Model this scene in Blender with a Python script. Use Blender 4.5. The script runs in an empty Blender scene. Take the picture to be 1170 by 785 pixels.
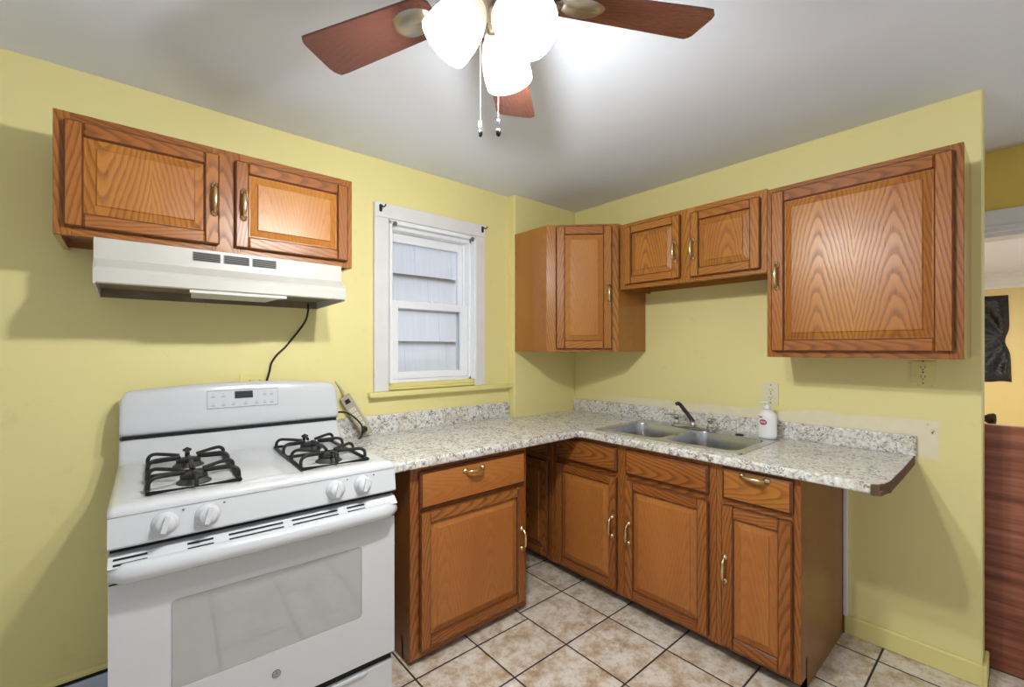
import bpy, bmesh, math, random
from mathutils import Vector, Matrix, noise
PI = math.pi
rnd = random.Random(7)
S = bpy.context.scene
COL = S.collection

# ------------------------------------------------------------------ camera, light, exposure
CAM = Vector((-2.5304, -2.2085, 1.32))
cd = bpy.data.cameras.new('camera'); cam = bpy.data.objects.new('camera', cd); COL.objects.link(cam)
cam.location = CAM
cam.rotation_euler = (PI/2, 0, math.radians(49.19) - PI/2)
cd.sensor_width = 36.0; cd.lens = 36.0*507.4/1170; cd.shift_y = 6.1/1170; cd.clip_start = 0.02
S.camera = cam
S.view_settings.view_transform = 'Standard'; S.view_settings.look = 'None'
S.view_settings.exposure = 0.74; S.view_settings.gamma = 1.0; S.view_settings.use_curve_mapping = False
W = bpy.data.worlds.new('world'); S.world = W; W.use_nodes = True
W.node_tree.nodes['Background'].inputs[0].default_value = (0.90, 0.95, 1.0, 1)
W.node_tree.nodes['Background'].inputs[1].default_value = 0.33
LAMP_W = 22.0           # each bulb of the ceiling fan
SHADE_E = 5.6          # glow of each lit glass shade
HALL_W = 60.0; FAR_W = 62.0

sl = bpy.data.lights.new('overcast_sun', 'SUN'); sl.energy = 2.3; sl.angle = math.radians(40); sl.color = (0.93,0.96,1.0)
so_ = bpy.data.objects.new('overcast_sun', sl); COL.objects.link(so_); so_.rotation_euler = (math.radians(32), 0, math.radians(-12))

# ------------------------------------------------------------------ helpers
def lin(r, g, b):
    f = lambda c: ((c/255)/12.92 if c/255 <= 0.04045 else ((c/255+0.055)/1.055)**2.4)
    return (f(r), f(g), f(b), 1)

def tag(o, label=None, cat=None, group=None, kind=None):
    if label: o['label'] = label
    if cat: o['category'] = cat
    if group: o['group'] = group
    if kind: o['kind'] = kind
    return o

def thing(name, label, cat, loc=(0,0,0), rz=0, group=None):
    o = bpy.data.objects.new(name, None); COL.objects.link(o)
    o.location = loc; o.rotation_euler = (0, 0, rz); o.empty_display_size = 0.05
    return tag(o, label, cat, group)

class MB:
    """collects shapes in one bmesh with uv in metres (v runs along the grain)"""
    def __init__(s):
        s.flip = 1; s.bm = bmesh.new(); s.uv = s.bm.loops.layers.uv.new('grain')
    def setuv(s, faces, g, off):
        a, b = [i for i in range(3) if i != g]
        for f in faces:
            n = f.normal if f.normal.length > 0 else Vector((0,0,1))
            for l in f.loops:
                p = l.vert.co
                u = p[a] if abs(n[a]) < abs(n[b]) else p[b]
                l[s.uv].uv = (u + off[0], s.flip*p[g] + off[1])
    def add(s, verts, faces, g=2, off=None, smooth=False):
        vs = [s.bm.verts.new(v) for v in verts]
        fs = []
        for f in faces:
            try: fs.append(s.bm.faces.new([vs[i] for i in f]))
            except ValueError: pass
        for f in fs: f.normal_update(); f.smooth = smooth
        if off is None: off = roff()
        s.setuv(fs, g, off)
        return vs, fs
    def box(s, x0, x1, y0, y1, z0, z1, b=0.0, g=2, off=None, seg=1):
        if x0 > x1: x0, x1 = x1, x0
        if y0 > y1: y0, y1 = y1, y0
        if z0 > z1: z0, z1 = z1, z0
        v = [(x,y,z) for z in (z0,z1) for y in (y0,y1) for x in (x0,x1)]
        f = [(0,2,3,1),(4,5,7,6),(0,1,5,4),(2,6,7,3),(0,4,6,2),(1,3,7,5)]
        if off is None: off = roff()
        vs, fs = s.add(v, f, g, off)
        if b > 0:
            es = list({e for q in fs for e in q.edges})
            r = bmesh.ops.bevel(s.bm, geom=es, offset=b, segments=seg, affect='EDGES', profile=0.5)
            nf = set(r['faces']) | {q for q in fs if q.is_valid}
            for q in nf: q.normal_update()
            s.setuv(nf, g, off)
            return list(nf)
        return fs
    def prism(s, pts, z0, z1, axis='z', b=0.0, g=2, off=None):
        """extrude polygon pts; axis z: pts=(x,y); axis x: pts=(y,z); axis y: pts=(x,z)"""
        def P(p, t):
            return {'z': (p[0],p[1],t), 'x': (t,p[0],p[1]), 'y': (p[0],t,p[1])}[axis]
        n = len(pts)
        v = [P(p,z0) for p in pts] + [P(p,z1) for p in pts]
        f = [tuple(range(n-1,-1,-1)), tuple(range(n,2*n))] + [(i,(i+1)%n,n+(i+1)%n,n+i) for i in range(n)]
        if off is None: off = roff()
        vs, fs = s.add(v, f, g, off)
        bmesh.ops.recalc_face_normals(s.bm, faces=fs)
        if b > 0:
            es = list({e for q in fs for e in q.edges})
            r = bmesh.ops.bevel(s.bm, geom=es, offset=b, segments=2, affect='EDGES', profile=0.5)
            nf = set(r['faces']) | {q for q in fs if q.is_valid}
            for q in nf: q.normal_update()
            s.setuv(nf, g, off)
        return fs
    def lathe(s, prof, c=(0,0,0), axis=(0,0,1), n=24, cap=True):
        """prof: (radius, height) along axis"""
        ax = Vector(axis).normalized()
        t = Vector((1,0,0)) if abs(ax.x) < 0.9 else Vector((0,1,0))
        e1 = ax.cross(t).normalized(); e2 = ax.cross(e1)
        c = Vector(c); v = []
        for r, h in prof:
            for i in range(n):
                a = 2*PI*i/n
                v.append(c + ax*h + (e1*math.cos(a) + e2*math.sin(a))*max(r,1e-5))
        f = []
        for k in range(len(prof)-1):
            for i in range(n):
                j = (i+1) % n
                f.append((k*n+i, k*n+j, (k+1)*n+j, (k+1)*n+i))
        if cap:
            f.append(tuple(range(n-1,-1,-1))); m = (len(prof)-1)*n; f.append(tuple(range(m, m+n)))
        vs, fs = s.add(v, f, 2, (0,0), True)
        bmesh.ops.recalc_face_normals(s.bm, faces=fs)
        return fs
    def tube(s, pts, r, n=8, cap=True, closed=False):
        pts = [Vector(p) for p in pts]; m = len(pts)
        rr = r if isinstance(r, (list,tuple)) else [r]*m
        v = []; prev = None
        for i, p in enumerate(pts):
            if closed: d = pts[(i+1)%m] - pts[i-1]
            elif i == 0: d = pts[1]-pts[0]
            elif i == m-1: d = pts[-1]-pts[-2]
            else: d = (pts[i+1]-pts[i]).normalized() + (pts[i]-pts[i-1]).normalized()
            d.normalize()
            if prev is None:
                t = Vector((0,0,1)) if abs(d.z) < 0.9 else Vector((1,0,0))
                e1 = d.cross(t).normalized()
            else:
                e1 = (prev - d*prev.dot(d)).normalized()
            prev = e1; e2 = d.cross(e1)
            for k in range(n):
                a = 2*PI*k/n
                v.append(p + (e1*math.cos(a)+e2*math.sin(a))*rr[i])
        f = []
        for i in range(m if closed else m-1):
            j = (i+1) % m
            for k in range(n):
                l = (k+1) % n
                f.append((i*n+k, i*n+l, j*n+l, j*n+k))
        if cap and not closed:
            f.append(tuple(range(n-1,-1,-1))); f.append(tuple(range((m-1)*n, m*n)))
        vs, fs = s.add(v, f, 2, (0,0), True)
        bmesh.ops.recalc_face_normals(s.bm, faces=fs)
        return fs
    def grid(s, fn, nu, nv, smooth=True, off=(0,0), uvs=None):
        v = [fn(i/nu, j/nv) for j in range(nv+1) for i in range(nu+1)]
        w = nu+1
        f = [(j*w+i, j*w+i+1, (j+1)*w+i+1, (j+1)*w+i) for j in range(nv) for i in range(nu)]
        return s.add(v, f, 2, off, smooth)
    def build(s, name, mat, parent=None, sharp=None):
        me = bpy.data.meshes.new(name); 
        bmesh.ops.remove_doubles(s.bm, verts=s.bm.verts, dist=1e-6) if sharp == 'weld' else None
        s.bm.to_mesh(me); s.bm.free()
        me.materials.append(mat)
        o = bpy.data.objects.new(name, me); COL.objects.link(o)
        if parent is not None: o.parent = parent
        return o

def roff():
    sg = rnd.choice((-1, 1))
    return (sg*rnd.uniform(0.0, 0.12), rnd.uniform(-3, 3))

def catmull(pts, k=6, closed=False):
    P = [Vector(p) for p in pts]; out = []; n = len(P)
    for i in range(n if closed else n-1):
        if closed: a, b, c, d = P[i-1], P[i], P[(i+1)%n], P[(i+2)%n]
        else: a, b, c, d = P[max(i-1,0)], P[i], P[i+1], P[min(i+2,n-1)]
        for j in range(k):
            t = j/k
            out.append(0.5*((2*b)+(c-a)*t+(2*a-5*b+4*c-d)*t*t+(3*b-a-3*c+d)*t**3))
    if not closed: out.append(P[-1])
    return out

def rounded_rect(w, h, r, n=5):
    pts = []
    for cx, cy, a0 in ((w/2-r,h/2-r,0),(-w/2+r,h/2-r,PI/2),(-w/2+r,-h/2+r,PI),(w/2-r,-h/2+r,1.5*PI)):
        for i in range(n+1):
            a = a0 + PI/2*i/n
            pts.append((cx+r*math.cos(a), cy+r*math.sin(a)))
    return pts

# ------------------------------------------------------------------ materials
class NT:
    def __init__(s, name):
        s.m = bpy.data.materials.new(name); s.m.use_nodes = True
        s.t = s.m.node_tree; s.n = s.t.nodes; s.b = s.n['Principled BSDF']
    def node(s, typ, **kw):
        n = s.n.new(typ)
        for k, v in kw.items(): setattr(n, k, v)
        return n
    def put(s, sock, v):
        if hasattr(v, 'is_output') or isinstance(v, bpy.types.NodeSocket): s.t.links.new(v, sock)
        else: sock.default_value = v
    def math(s, op, a, b=None, c=None, clamp=False):
        n = s.node('ShaderNodeMath', operation=op); n.use_clamp = clamp
        s.put(n.inputs[0], a)
        if b is not None: s.put(n.inputs[1], b)
        if c is not None: s.put(n.inputs[2], c)
        return n.outputs[0]
    def mix(s, f, a, b, typ='MIX'):
        n = s.node('ShaderNodeMix', data_type='RGBA', blend_type=typ)
        s.put(n.inputs[0], f); s.put(n.inputs[6], a); s.put(n.inputs[7], b)
        return n.outputs[2]
    def comb(s, x, y, z=0.0):
        n = s.node('ShaderNodeCombineXYZ')
        for i, v in enumerate((x,y,z)): s.put(n.inputs[i], v)
        return n.outputs[0]
    def coord(s, which='Object'):
        c = s.node('ShaderNodeTexCoord').outputs[which]
        n = s.node('ShaderNodeSeparateXYZ'); s.t.links.new(c, n.inputs[0])
        return c, n.outputs[0], n.outputs[1], n.outputs[2]
    def noise(s, vec, scale, detail=2, rough=0.5, out=0):
        n = s.node('ShaderNodeTexNoise'); s.put(n.inputs['Vector'], vec)
        n.inputs['Scale'].default_value = scale; n.inputs['Detail'].default_value = detail
        n.inputs['Roughness'].default_value = rough
        return n.outputs[out]
    def ramp(s, f, stops, interp='LINEAR'):
        n = s.node('ShaderNodeValToRGB'); n.color_ramp.interpolation = interp
        e = n.color_ramp.elements
        while len(e) < len(stops): e.new(0.5)
        for k, (p, c) in zip(e, stops):
            k.position = p; k.color = c if isinstance(c, tuple) else (c,c,c,1)
        s.put(n.inputs[0], f)
        return n.outputs[0]
    def step(s, x, a, b):
        n = s.node('ShaderNodeMapRange', interpolation_type='SMOOTHSTEP')
        s.put(n.inputs[0], x); s.put(n.inputs[1], a); s.put(n.inputs[2], b)
        return n.outputs[0]
    def bump(s, h, strength, dist):
        n = s.node('ShaderNodeBump'); s.put(n.inputs['Height'], h)
        n.inputs['Strength'].default_value = strength; n.inputs['Distance'].default_value = dist
        s.t.links.new(n.outputs[0], s.b.inputs['Normal'])
    def set(s, **kw):
        for k, v in kw.items(): s.put(s.b.inputs[k.replace('_',' ')], v)
        return s

def plain(name, rgb, rough=0.5, metal=0.0, var=0.08, scale=9.0, coat=0.0, spec=None):
    t = NT(name); c, *_ = t.coord()
    n = t.noise(c, scale, 4)
    col = lin(*rgb)
    dark = tuple(x*(1-var*1.6) for x in col[:3]) + (1,); lite = tuple(min(1,x*(1+var)) for x in col[:3]) + (1,)
    t.set(Base_Color=t.mix(n, dark, lite), Roughness=rough, Metallic=metal)
    if coat: t.set(Coat_Weight=coat, Coat_Roughness=0.15)
    if spec is not None: t.b.inputs['Specular IOR Level'].default_value = spec
    return t.m

def oak(name, lite, mid, dark, rough=0.34, fig=0.62, pore=0.16, coat=0.12):
    t = NT(name)
    uvn = t.node('ShaderNodeUVMap', uv_map='grain').outputs[0]
    sp = t.node('ShaderNodeSeparateXYZ'); t.t.links.new(uvn, sp.inputs[0]); u, v = sp.outputs[0], sp.outputs[1]
    # boards 0.25 m wide glued side by side, each flat-sawn with its own figure
    bd = t.math('ADD', t.math('DIVIDE', u, 0.25), 0.5)
    fl = t.math('FLOOR', bd)
    uc = t.math('MULTIPLY', t.math('SUBTRACT', t.math('FRACT', bd), 0.5), 0.25)
    vb = t.math('ADD', v, t.math('MULTIPLY', fl, 0.67))
    w = t.noise(t.comb(t.math('MULTIPLY',u,8.0), t.math('MULTIPLY',vb,3.0)), 1.0, 2, 0.5)
    w2 = t.noise(t.comb(t.math('MULTIPLY',u,45.0), t.math('MULTIPLY',vb,14.0), 3.0), 1.0, 2)
    uu = t.math('ADD', uc, t.math('MULTIPLY', t.math('SUBTRACT', w, 0.5), 0.040))
    r = t.math('SQRT', t.math('ADD', t.math('MULTIPLY',uu,uu), 0.0009))
    ph = t.math('ADD', t.math('ADD', r, t.math('MULTIPLY', vb, 0.17)), t.math('MULTIPLY', w2, 0.006))
    fr = t.math('FRACT', t.math('MULTIPLY', ph, 74.0))
    band = t.ramp(fr, [(0.0,0.75),(0.08,1.0),(0.22,0.85),(0.45,0.22),(0.72,0.03),(0.93,0.0),(1.0,0.75)])
    pores = t.noise(t.comb(t.math('MULTIPLY',u,620.0), t.math('MULTIPLY',v,15.0)), 1.0, 2, 0.6)
    pm = t.step(pores, 0.50, 0.72)
    tone = t.noise(t.comb(t.math('MULTIPLY',u,5.0), t.math('MULTIPLY',v,0.9), 9.0), 1.0, 2)
    base = t.mix(t.step(tone, 0.3, 0.7), mid, lite)
    k = t.math('MULTIPLY', band, t.math('ADD', 0.6, t.math('MULTIPLY', pm, 0.4)))
    k = t.math('ADD', t.math('MULTIPLY', k, fig), t.math('MULTIPLY', pm, pore), clamp=True)
    t.set(Base_Color=t.mix(k, base, dark), Roughness=t.math('ADD', rough, t.math('MULTIPLY', k, 0.2)), Coat_Weight=coat, Coat_Roughness=0.25 if coat < 0.3 else 0.12)
    t.b.inputs['Specular IOR Level'].default_value = 0.32
    t.bump(t.math('SUBTRACT', 1.0, k), 0.15, 0.0006)
    return t.m

M = {}
M['oak'] = oak('oak_reddish', lin(168,104,40), lin(146,84,30), lin(74,36,12), fig=0.8)
M['oak_gold'] = oak('oak_golden', lin(182,120,48), lin(164,100,36), lin(88,44,15), fig=0.75)
M['oak_base'] = oak('oak_brown', lin(168,104,46), lin(146,82,35), lin(66,31,12), fig=0.85)
M['oak_plain'] = oak('oak_brown_plain', lin(180,114,54), lin(167,101,46), lin(104,56,25), fig=0.28, pore=0.34)
M['oak_gplain'] = oak('oak_golden_plain', lin(186,124,52), lin(174,110,43), lin(118,66,25), fig=0.3, pore=0.3)
M['oak_side'] = oak('oak_veneer', lin(170,113,46), lin(160,103,41), lin(120,70,27), 0.17, fig=0.25, coat=0.5)
M['oak_end'] = oak('oak_end_veneer', lin(140,88,36), lin(128,78,32), lin(96,54,22), 0.3, fig=0.25)
M['oak_gap_shade'] = oak('oak_edge_gap_shade', lin(112,62,24), lin(98,52,20), lin(60,28,10), 0.4, fig=0.4)  # darkened oak: shade around the doors put into the edge colour
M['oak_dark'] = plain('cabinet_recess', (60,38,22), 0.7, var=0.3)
M['mahogany'] = oak('mahogany', lin(98,58,46), lin(82,45,36), lin(52,27,22), 0.24, fig=0.3)
M['white_enamel'] = plain('white_enamel', (206,207,209), 0.22, var=0.01, coat=0.3)
M['hood_enamel'] = plain('cream_enamel', (194,191,182), 0.3, var=0.03, scale=14)
M['white_plastic'] = plain('white_plastic', (238,237,234), 0.35, var=0.01)
M['white_paint'] = plain('white_paint', (226,224,222), 0.45, var=0.05, scale=18)
t = NT('worn_white_paint'); c, x, y, z = t.coord()
n1 = t.noise(c, 10.0, 4); n2 = t.noise(c, 45.0, 3, 0.6)
col = t.mix(n1, lin(214,212,210), lin(230,228,227)); col = t.mix(t.math('MULTIPLY', t.step(n2, 0.70, 0.76), 0.6), col, lin(128,112,92))
t.set(Base_Color=col, Roughness=0.5)
M['casing'] = t.m
M['vinyl'] = plain('white_vinyl', (240,241,244), 0.35, var=0.01)
M['iron'] = plain('black_iron', (26,26,28), 0.5, var=0.25, scale=60)
M['burner'] = plain('burner_grey', (78,76,74), 0.55, var=0.3, scale=50, metal=0.4)
M['black'] = plain('black_rubber', (14,14,15), 0.5, var=0.1)
M['slot'] = plain('dark_slot', (20,19,18), 0.8, var=0.1)
M['vent'] = plain('vent_grey', (120,118,114), 0.6, var=0.1)
M['chrome'] = plain('chrome', (215,217,220), 0.12, 1.0, var=0.02)
M['nickel'] = plain('brushed_nickel', (188,180,166), 0.28, 1.0, var=0.05)
M['brass'] = plain('antique_brass', (208,188,142), 0.26, 1.0, var=0.15, scale=60)
M['gunmetal'] = plain('dark_chrome', (92,90,90), 0.22, 1.0, var=0.1)
M['bronze'] = plain('dark_bronze', (96,80,62), 0.35, 1.0, var=0.2, scale=50)
M['alm'] = plain('almond_plastic', (226,218,188), 0.45, var=0.04)
M['beige'] = plain('grey_beige_plastic', (176,166,146), 0.5, var=0.05)
M['red'] = plain('red_print', (178,34,48), 0.45, var=0.03)
M['grime'] = plain('grimy_grey', (128,112,92), 0.7, var=0.35, scale=12)
M['greyprint'] = plain('grey_print', (168,168,170), 0.5, var=0.02)
M['darkprint'] = plain('dark_print', (92,92,94), 0.5, var=0.02)
M['lens'] = plain('lamp_lens', (206,204,196), 0.4, var=0.08, scale=20)
M['blue'] = plain('pale_blue_vinyl', (204,217,234), 0.5, var=0.1)
M['display'] = plain('dark_display', (52,54,56), 0.15, var=0.1)
M['raw'] = plain('raw_chipboard', (112,82,56), 0.8, var=0.35, scale=60)

def wall_mat(name, rgb, plaster=False):
    t = NT(name); c, x, y, z = t.coord()
    a = t.noise(c, 1.6, 4, 0.6); b = t.noise(c, 9.0, 5, 0.65); sp = t.noise(c, 70.0, 2)
    base = lin(*rgb); d = tuple(k*0.90 for k in base[:3]) + (1,)
    col = t.mix(a, d, base)
    col = t.mix(t.math('MULTIPLY', t.step(b, 0.60, 0.75), 0.22), col, lin(200,184,122))
    marks = t.math('MULTIPLY', t.step(sp, 0.76, 0.80), t.step(b, 0.50, 0.60))
    col = t.mix(t.math('MULTIPLY', marks, 0.35), col, lin(120,100,66))
    if plaster:
        e = t.noise(t.comb(t.math('MULTIPLY',y,5.0), t.math('MULTIPLY',z,14.0)), 1.0, 6, 0.65)
        top = t.math('ADD', 0.925, t.math('MULTIPLY', e, 0.135))
        # bare plaster band left where a taller splash board was pulled off the wall
        top = t.math('MINIMUM', t.math('ADD', top, t.math('MULTIPLY', t.step(y, -1.42, -1.55), 0.020)), 1.012)
        m = t.math('SUBTRACT', 1.0, t.step(z, top, t.math('ADD', top, 0.016)))
        m = t.math('MULTIPLY', m, t.step(z, t.math('SUBTRACT', 0.93, t.math('MULTIPLY', e, 0.14)), t.math('SUBTRACT', 0.94, t.math('MULTIPLY', e, 0.13))))
        m = t.math('MULTIPLY', m, t.step(t.math('ADD', y, t.math('MULTIPLY', e, 0.05)), -1.955, -1.935))
        m = t.math('MULTIPLY', m, t.step(y, -0.08, -0.50))
        pc = t.mix(t.noise(c, 24.0, 3), lin(222,211,180), lin(236,229,212))
        col = t.mix(t.math('MULTIPLY', m, 0.8), col, pc)
        # torn paint at the ends of the band
        tear = t.math('MULTIPLY', t.step(t.noise(c, 55.0, 3, 0.6), 0.60, 0.66), t.math('MULTIPLY', t.step(y, -1.925, -1.935), t.step(y, -1.965, -1.955)))
        tear = t.math('MULTIPLY', tear, t.math('MULTIPLY', t.step(z, 0.925, 0.935), t.step(z, 1.012, 1.004)))
        col = t.mix(t.math('MULTIPLY', tear, 0.9), col, lin(74,58,40))
        # bare rubbed smears around the painted-over outlet
        ou = t.math('MULTIPLY', t.math('MULTIPLY', t.step(y, -1.87, -1.88), t.step(y, -1.98, -1.97)), t.math('MULTIPLY', t.step(z, 1.16, 1.17), t.step(z, 1.285, 1.275)))
        col = t.mix(t.math('MULTIPLY', t.math('MULTIPLY', ou, t.step(sp, 0.60, 0.68)), 0.5), col, lin(92,80,52))
    t.set(Base_Color=col, Roughness=t.math('ADD', 0.38, t.math('MULTIPLY', b, 0.2)))
    t.bump(t.math('ADD', t.math('MULTIPLY', a, 1.0), t.math('MULTIPLY', t.noise(c, 160.0, 2), 0.05)), 0.25, 0.012)
    return t.m
YEL = (237,225,156)
M['wall'] = wall_mat('yellow_wall_paint', YEL)
M['wall_pl'] = wall_mat('yellow_wall_paint_patched', YEL, True)
M['wall_warm'] = wall_mat('ochre_wall_paint', (226,202,136))
M['wall_ochre'] = wall_mat('deep_ochre_wall_paint', (228,198,96))
M['sill'] = wall_mat('yellow_trim_paint', (234,222,146))

t = NT('ceiling_paint'); c, x, y, z = t.coord()
n = t.noise(c, 1.4, 4, 0.6)
t.set(Base_Color=t.mix(n, lin(218,223,234), lin(230,235,245)), Roughness=0.6)
t.bump(t.math('ADD', n, t.math('MULTIPLY', t.noise(c, 90.0, 2), 0.03)), 0.35, 0.03)
M['ceiling'] = t.m

def tile_mat():
    t = NT('ceramic_floor_tiles'); c, x, y, z = t.coord()
    sh = t.math('MULTIPLY', t.math('MULTIPLY', t.math('LESS_THAN', x, -1.055), t.math('GREATER_THAN', y, -0.75)), 0.060)
    tx = t.math('DIVIDE', t.math('ADD', x, 0.745), 0.306); ty = t.math('DIVIDE', t.math('ADD', t.math('ADD', y, 0.555), sh), 0.3105)
    fx = t.math('ABSOLUTE', t.math('SUBTRACT', t.math('FRACT', tx), 0.5)); fy = t.math('ABSOLUTE', t.math('SUBTRACT', t.math('FRACT', ty), 0.5))
    wob = t.math('MULTIPLY', t.noise(c, 40.0, 2), 0.006)
    g = t.step(t.math('ADD', t.math('MAXIMUM', fx, fy), wob), 0.4865, 0.4945)
    wn = t.node('ShaderNodeTexWhiteNoise', noise_dimensions='2D')
    t.put(wn.inputs[0], t.comb(t.math('FLOOR', tx), t.math('FLOOR', ty)))
    rv = wn.outputs[0]
    off = t.node('ShaderNodeVectorMath', operation='ADD'); t.put(off.inputs[0], c); t.put(off.inputs[1], t.comb(t.math('MULTIPLY', rv, 7.0), rv, 0.0))
    a = t.noise(off.outputs[0], 11.0, 8, 0.74); b = t.noise(off.outputs[0], 42.0, 5, 0.7)
    col = t.ramp(a, [(0.32, lin(158,128,98)), (0.44, lin(196,176,150)), (0.53, lin(220,211,197)), (0.68, lin(236,232,225))])
    col = t.mix(t.math('MULTIPLY', t.step(b, 0.50, 0.72), 0.55), col, lin(148,118,86))
    col = t.mix(t.math('MULTIPLY', rv, 0.18), col, lin(178,150,118))
    col = t.mix(g, col, lin(54,45,38))
    t.set(Base_Color=col, Roughness=t.math('ADD', 0.28, t.math('MULTIPLY', g, 0.5)))
    t.bump(t.math('ADD', t.math('SUBTRACT', 1.0, g), t.math('MULTIPLY', b, 0.15)), 0.5, 0.003)
    return t.m
M['tile'] = tile_mat()

def granite():
    t = NT('speckled_granite_laminate'); c, x, y, z = t.coord()
    w = t.noise(c, 12.0, 4, 0.6)
    a = t.noise(c, 60.0, 6, 0.72); b = t.noise(c, 26.0, 4, 0.65)
    v = t.node('ShaderNodeTexVoronoi'); t.put(v.inputs['Vector'], c); v.inputs['Scale'].default_value = 170.0
    cell = t.node('ShaderNodeSeparateXYZ'); t.t.links.new(v.outputs['Color'], cell.inputs[0])
    col = t.ramp(a, [(0.30, lin(134,126,116)), (0.41, lin(190,184,174)), (0.50, lin(224,221,215)), (0.68, lin(242,241,238))])
    col = t.mix(t.math('MULTIPLY', t.step(w, 0.50, 0.66), 0.42), col, lin(190,176,152))
    cl = t.step(b, 0.47, 0.58)
    dk = t.math('MULTIPLY', t.math('LESS_THAN', cell.outputs[0], 0.30), cl)
    col = t.mix(t.math('MULTIPLY', dk, 0.75), col, lin(70,66,70))
    br = t.math('GREATER_THAN', cell.outputs[1], 0.90)
    col = t.mix(t.math('MULTIPLY', br, 0.4), col, lin(150,128,104))
    t.set(Base_Color=col, Roughness=0.26)
    return t.m
M['granite'] = granite()

def steel():
    t = NT('brushed_stainless_steel'); c, x, y, z = t.coord()
    n = t.noise(t.comb(t.math('MULTIPLY',x,6.0), t.math('MULTIPLY',y,90.0), t.math('MULTIPLY',z,6.0)), 1.0, 2)
    t.set(Base_Color=t.mix(n, lin(184,184,184), lin(196,196,197)), Metallic=1.0, Roughness=t.math('ADD', 0.22, t.math('MULTIPLY', n, 0.05)))
    return t.m
M['steel'] = steel()

def glass(name, alpha_rough=0.0, tint=(1,1,1,1)):
    t = NT(name); c, *_ = t.coord()
    tr = t.node('ShaderNodeBsdfTransparent'); gl = t.node('ShaderNodeBsdfGlossy'); gl.inputs['Roughness'].default_value = 0.03
    tr.inputs[0].default_value = tint
    fr = t.node('ShaderNodeFresnel'); fr.inputs[0].default_value = 1.45
    mx = t.node('ShaderNodeMixShader'); t.put(mx.inputs[0], t.math('ADD', t.math('MULTIPLY', fr.outputs[0], 0.8), t.math('MULTIPLY', t.noise(c, 6.0, 3), 0.02)))
    t.t.links.new(tr.outputs[0], mx.inputs[1]); t.t.links.new(gl.outputs[0], mx.inputs[2])
    t.t.links.new(mx.outputs[0], t.n['Material Output'].inputs[0])
    return t.m
M['glass'] = glass('window_glass', tint=(0.94,0.97,1,1))
t = NT('oven_window_glass'); c, *_ = t.coord()
t.set(Base_Color=t.mix(t.noise(c, 5.0, 2), lin(164,165,166), lin(170,171,172)), Roughness=0.10, Coat_Weight=1.0, Coat_IOR=2.1, Coat_Roughness=0.04)
t.b.inputs['Specular IOR Level'].default_value = 0.7
M['oven_glass'] = t.m

def lamp_glass():
    t = NT('lit_frosted_glass'); c, x, y, z = t.coord()
    n = t.noise(c, 9.0, 2)
    # a lit opal shade: brightest around the bulb, creamier at the neck
    k = t.step(z, -0.105, -0.040)
    col = t.mix(k, (1.0,0.985,0.95,1), (1.0,0.88,0.70,1))
    t.set(Base_Color=lin(240,232,215), Roughness=0.35, Emission_Color=col,
          Emission_Strength=t.math('MULTIPLY', t.math('ADD', 0.85, t.math('MULTIPLY', n, 0.3)), t.math('SUBTRACT', SHADE_E, t.math('MULTIPLY', k, SHADE_E*0.93))))
    return t.m
M['shade'] = lamp_glass()
t = NT('glowing_bulb'); c, *_ = t.coord()
t.set(Base_Color=(1,1,1,1), Emission_Color=t.mix(t.noise(c, 20.0), (1,0.95,0.85,1), (1,1,0.96,1)), Emission_Strength=6.0)
M['bulb'] = t.m
t = NT('black_plastic_film'); c, *_ = t.coord()
t.set(Base_Color=lin(16,15,17), Roughness=0.22); t.bump(t.noise(c, 9.0, 5, 0.6), 0.9, 0.05)
M['bag'] = t.m
t = NT('grey_shingles'); c, x, y, z = t.coord()
n1 = t.noise(t.comb(t.math('MULTIPLY',x,60.0), y, t.math('MULTIPLY',z,3.0)), 1.0, 4, 0.6); n2 = t.noise(c, 2.5, 4)
col = t.mix(n1, lin(196,196,206), lin(230,230,238)); col = t.mix(t.math('MULTIPLY', n2, 0.4), col, lin(196,192,198))
t.set(Base_Color=col, Roughness=0.8)
M['shingle'] = t.m
t = NT('wood_grain_panel'); c, x, y, z = t.coord()
n1 = t.noise(t.comb(x, t.math('MULTIPLY',y,2.0), t.math('MULTIPLY',z,42.0)), 1.0, 5, 0.6); n2 = t.noise(t.comb(x, t.math('MULTIPLY',y,1.2), t.math('MULTIPLY',z,9.0)), 1.0, 3)
col = t.ramp(n1, [(0.30, lin(112,60,42)), (0.5, lin(162,94,68)), (0.70, lin(192,124,94))]); col = t.mix(t.math('MULTIPLY', n2, 0.5), col, lin(96,50,36))
t.set(Base_Color=col, Roughness=0.4)
M['panel'] = t.m

# ------------------------------------------------------------------ room shell
CZ = 2.338
J = 0.065      # the window wall stands back behind the chimney breast by this much
def ceil_z(x, y):
    k = max(0.0, min(1.0, (-0.75 - x)/0.7))
    s = max(0.0, min(1.0, (J - y)/0.50)); s2 = max(0.0, min(1.0, (-0.45 - y)/1.6))
    up = 0.035*k*(s - 0.6*s2)
    return CZ + up + 0.006*noise.noise(Vector((x*1.3, y*1.3, 0)))*k
m = MB()
m.grid(lambda a, b: (-5.2+6.06*a, -4.6+4.80*b, ceil_z(-5.2+6.06*a, -4.6+4.80*b)), 60, 60)
for f in m.bm.faces: f.normal_flip()
r = bmesh.ops.extrude_face_region(m.bm, geom=list(m.bm.faces))
bmesh.ops.translate(m.bm, vec=(0,0,0.12), verts=[v for v in r['geom'] if isinstance(v, bmesh.types.BMVert)])
tag(m.build('ceiling', M['ceiling']), kind='structure')
m = MB(); m.box(-4.0, 7.2, -3.6, 0.45, -0.12, 0.0)
tag(m.build('floor', M['tile']), kind='structure')

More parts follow.
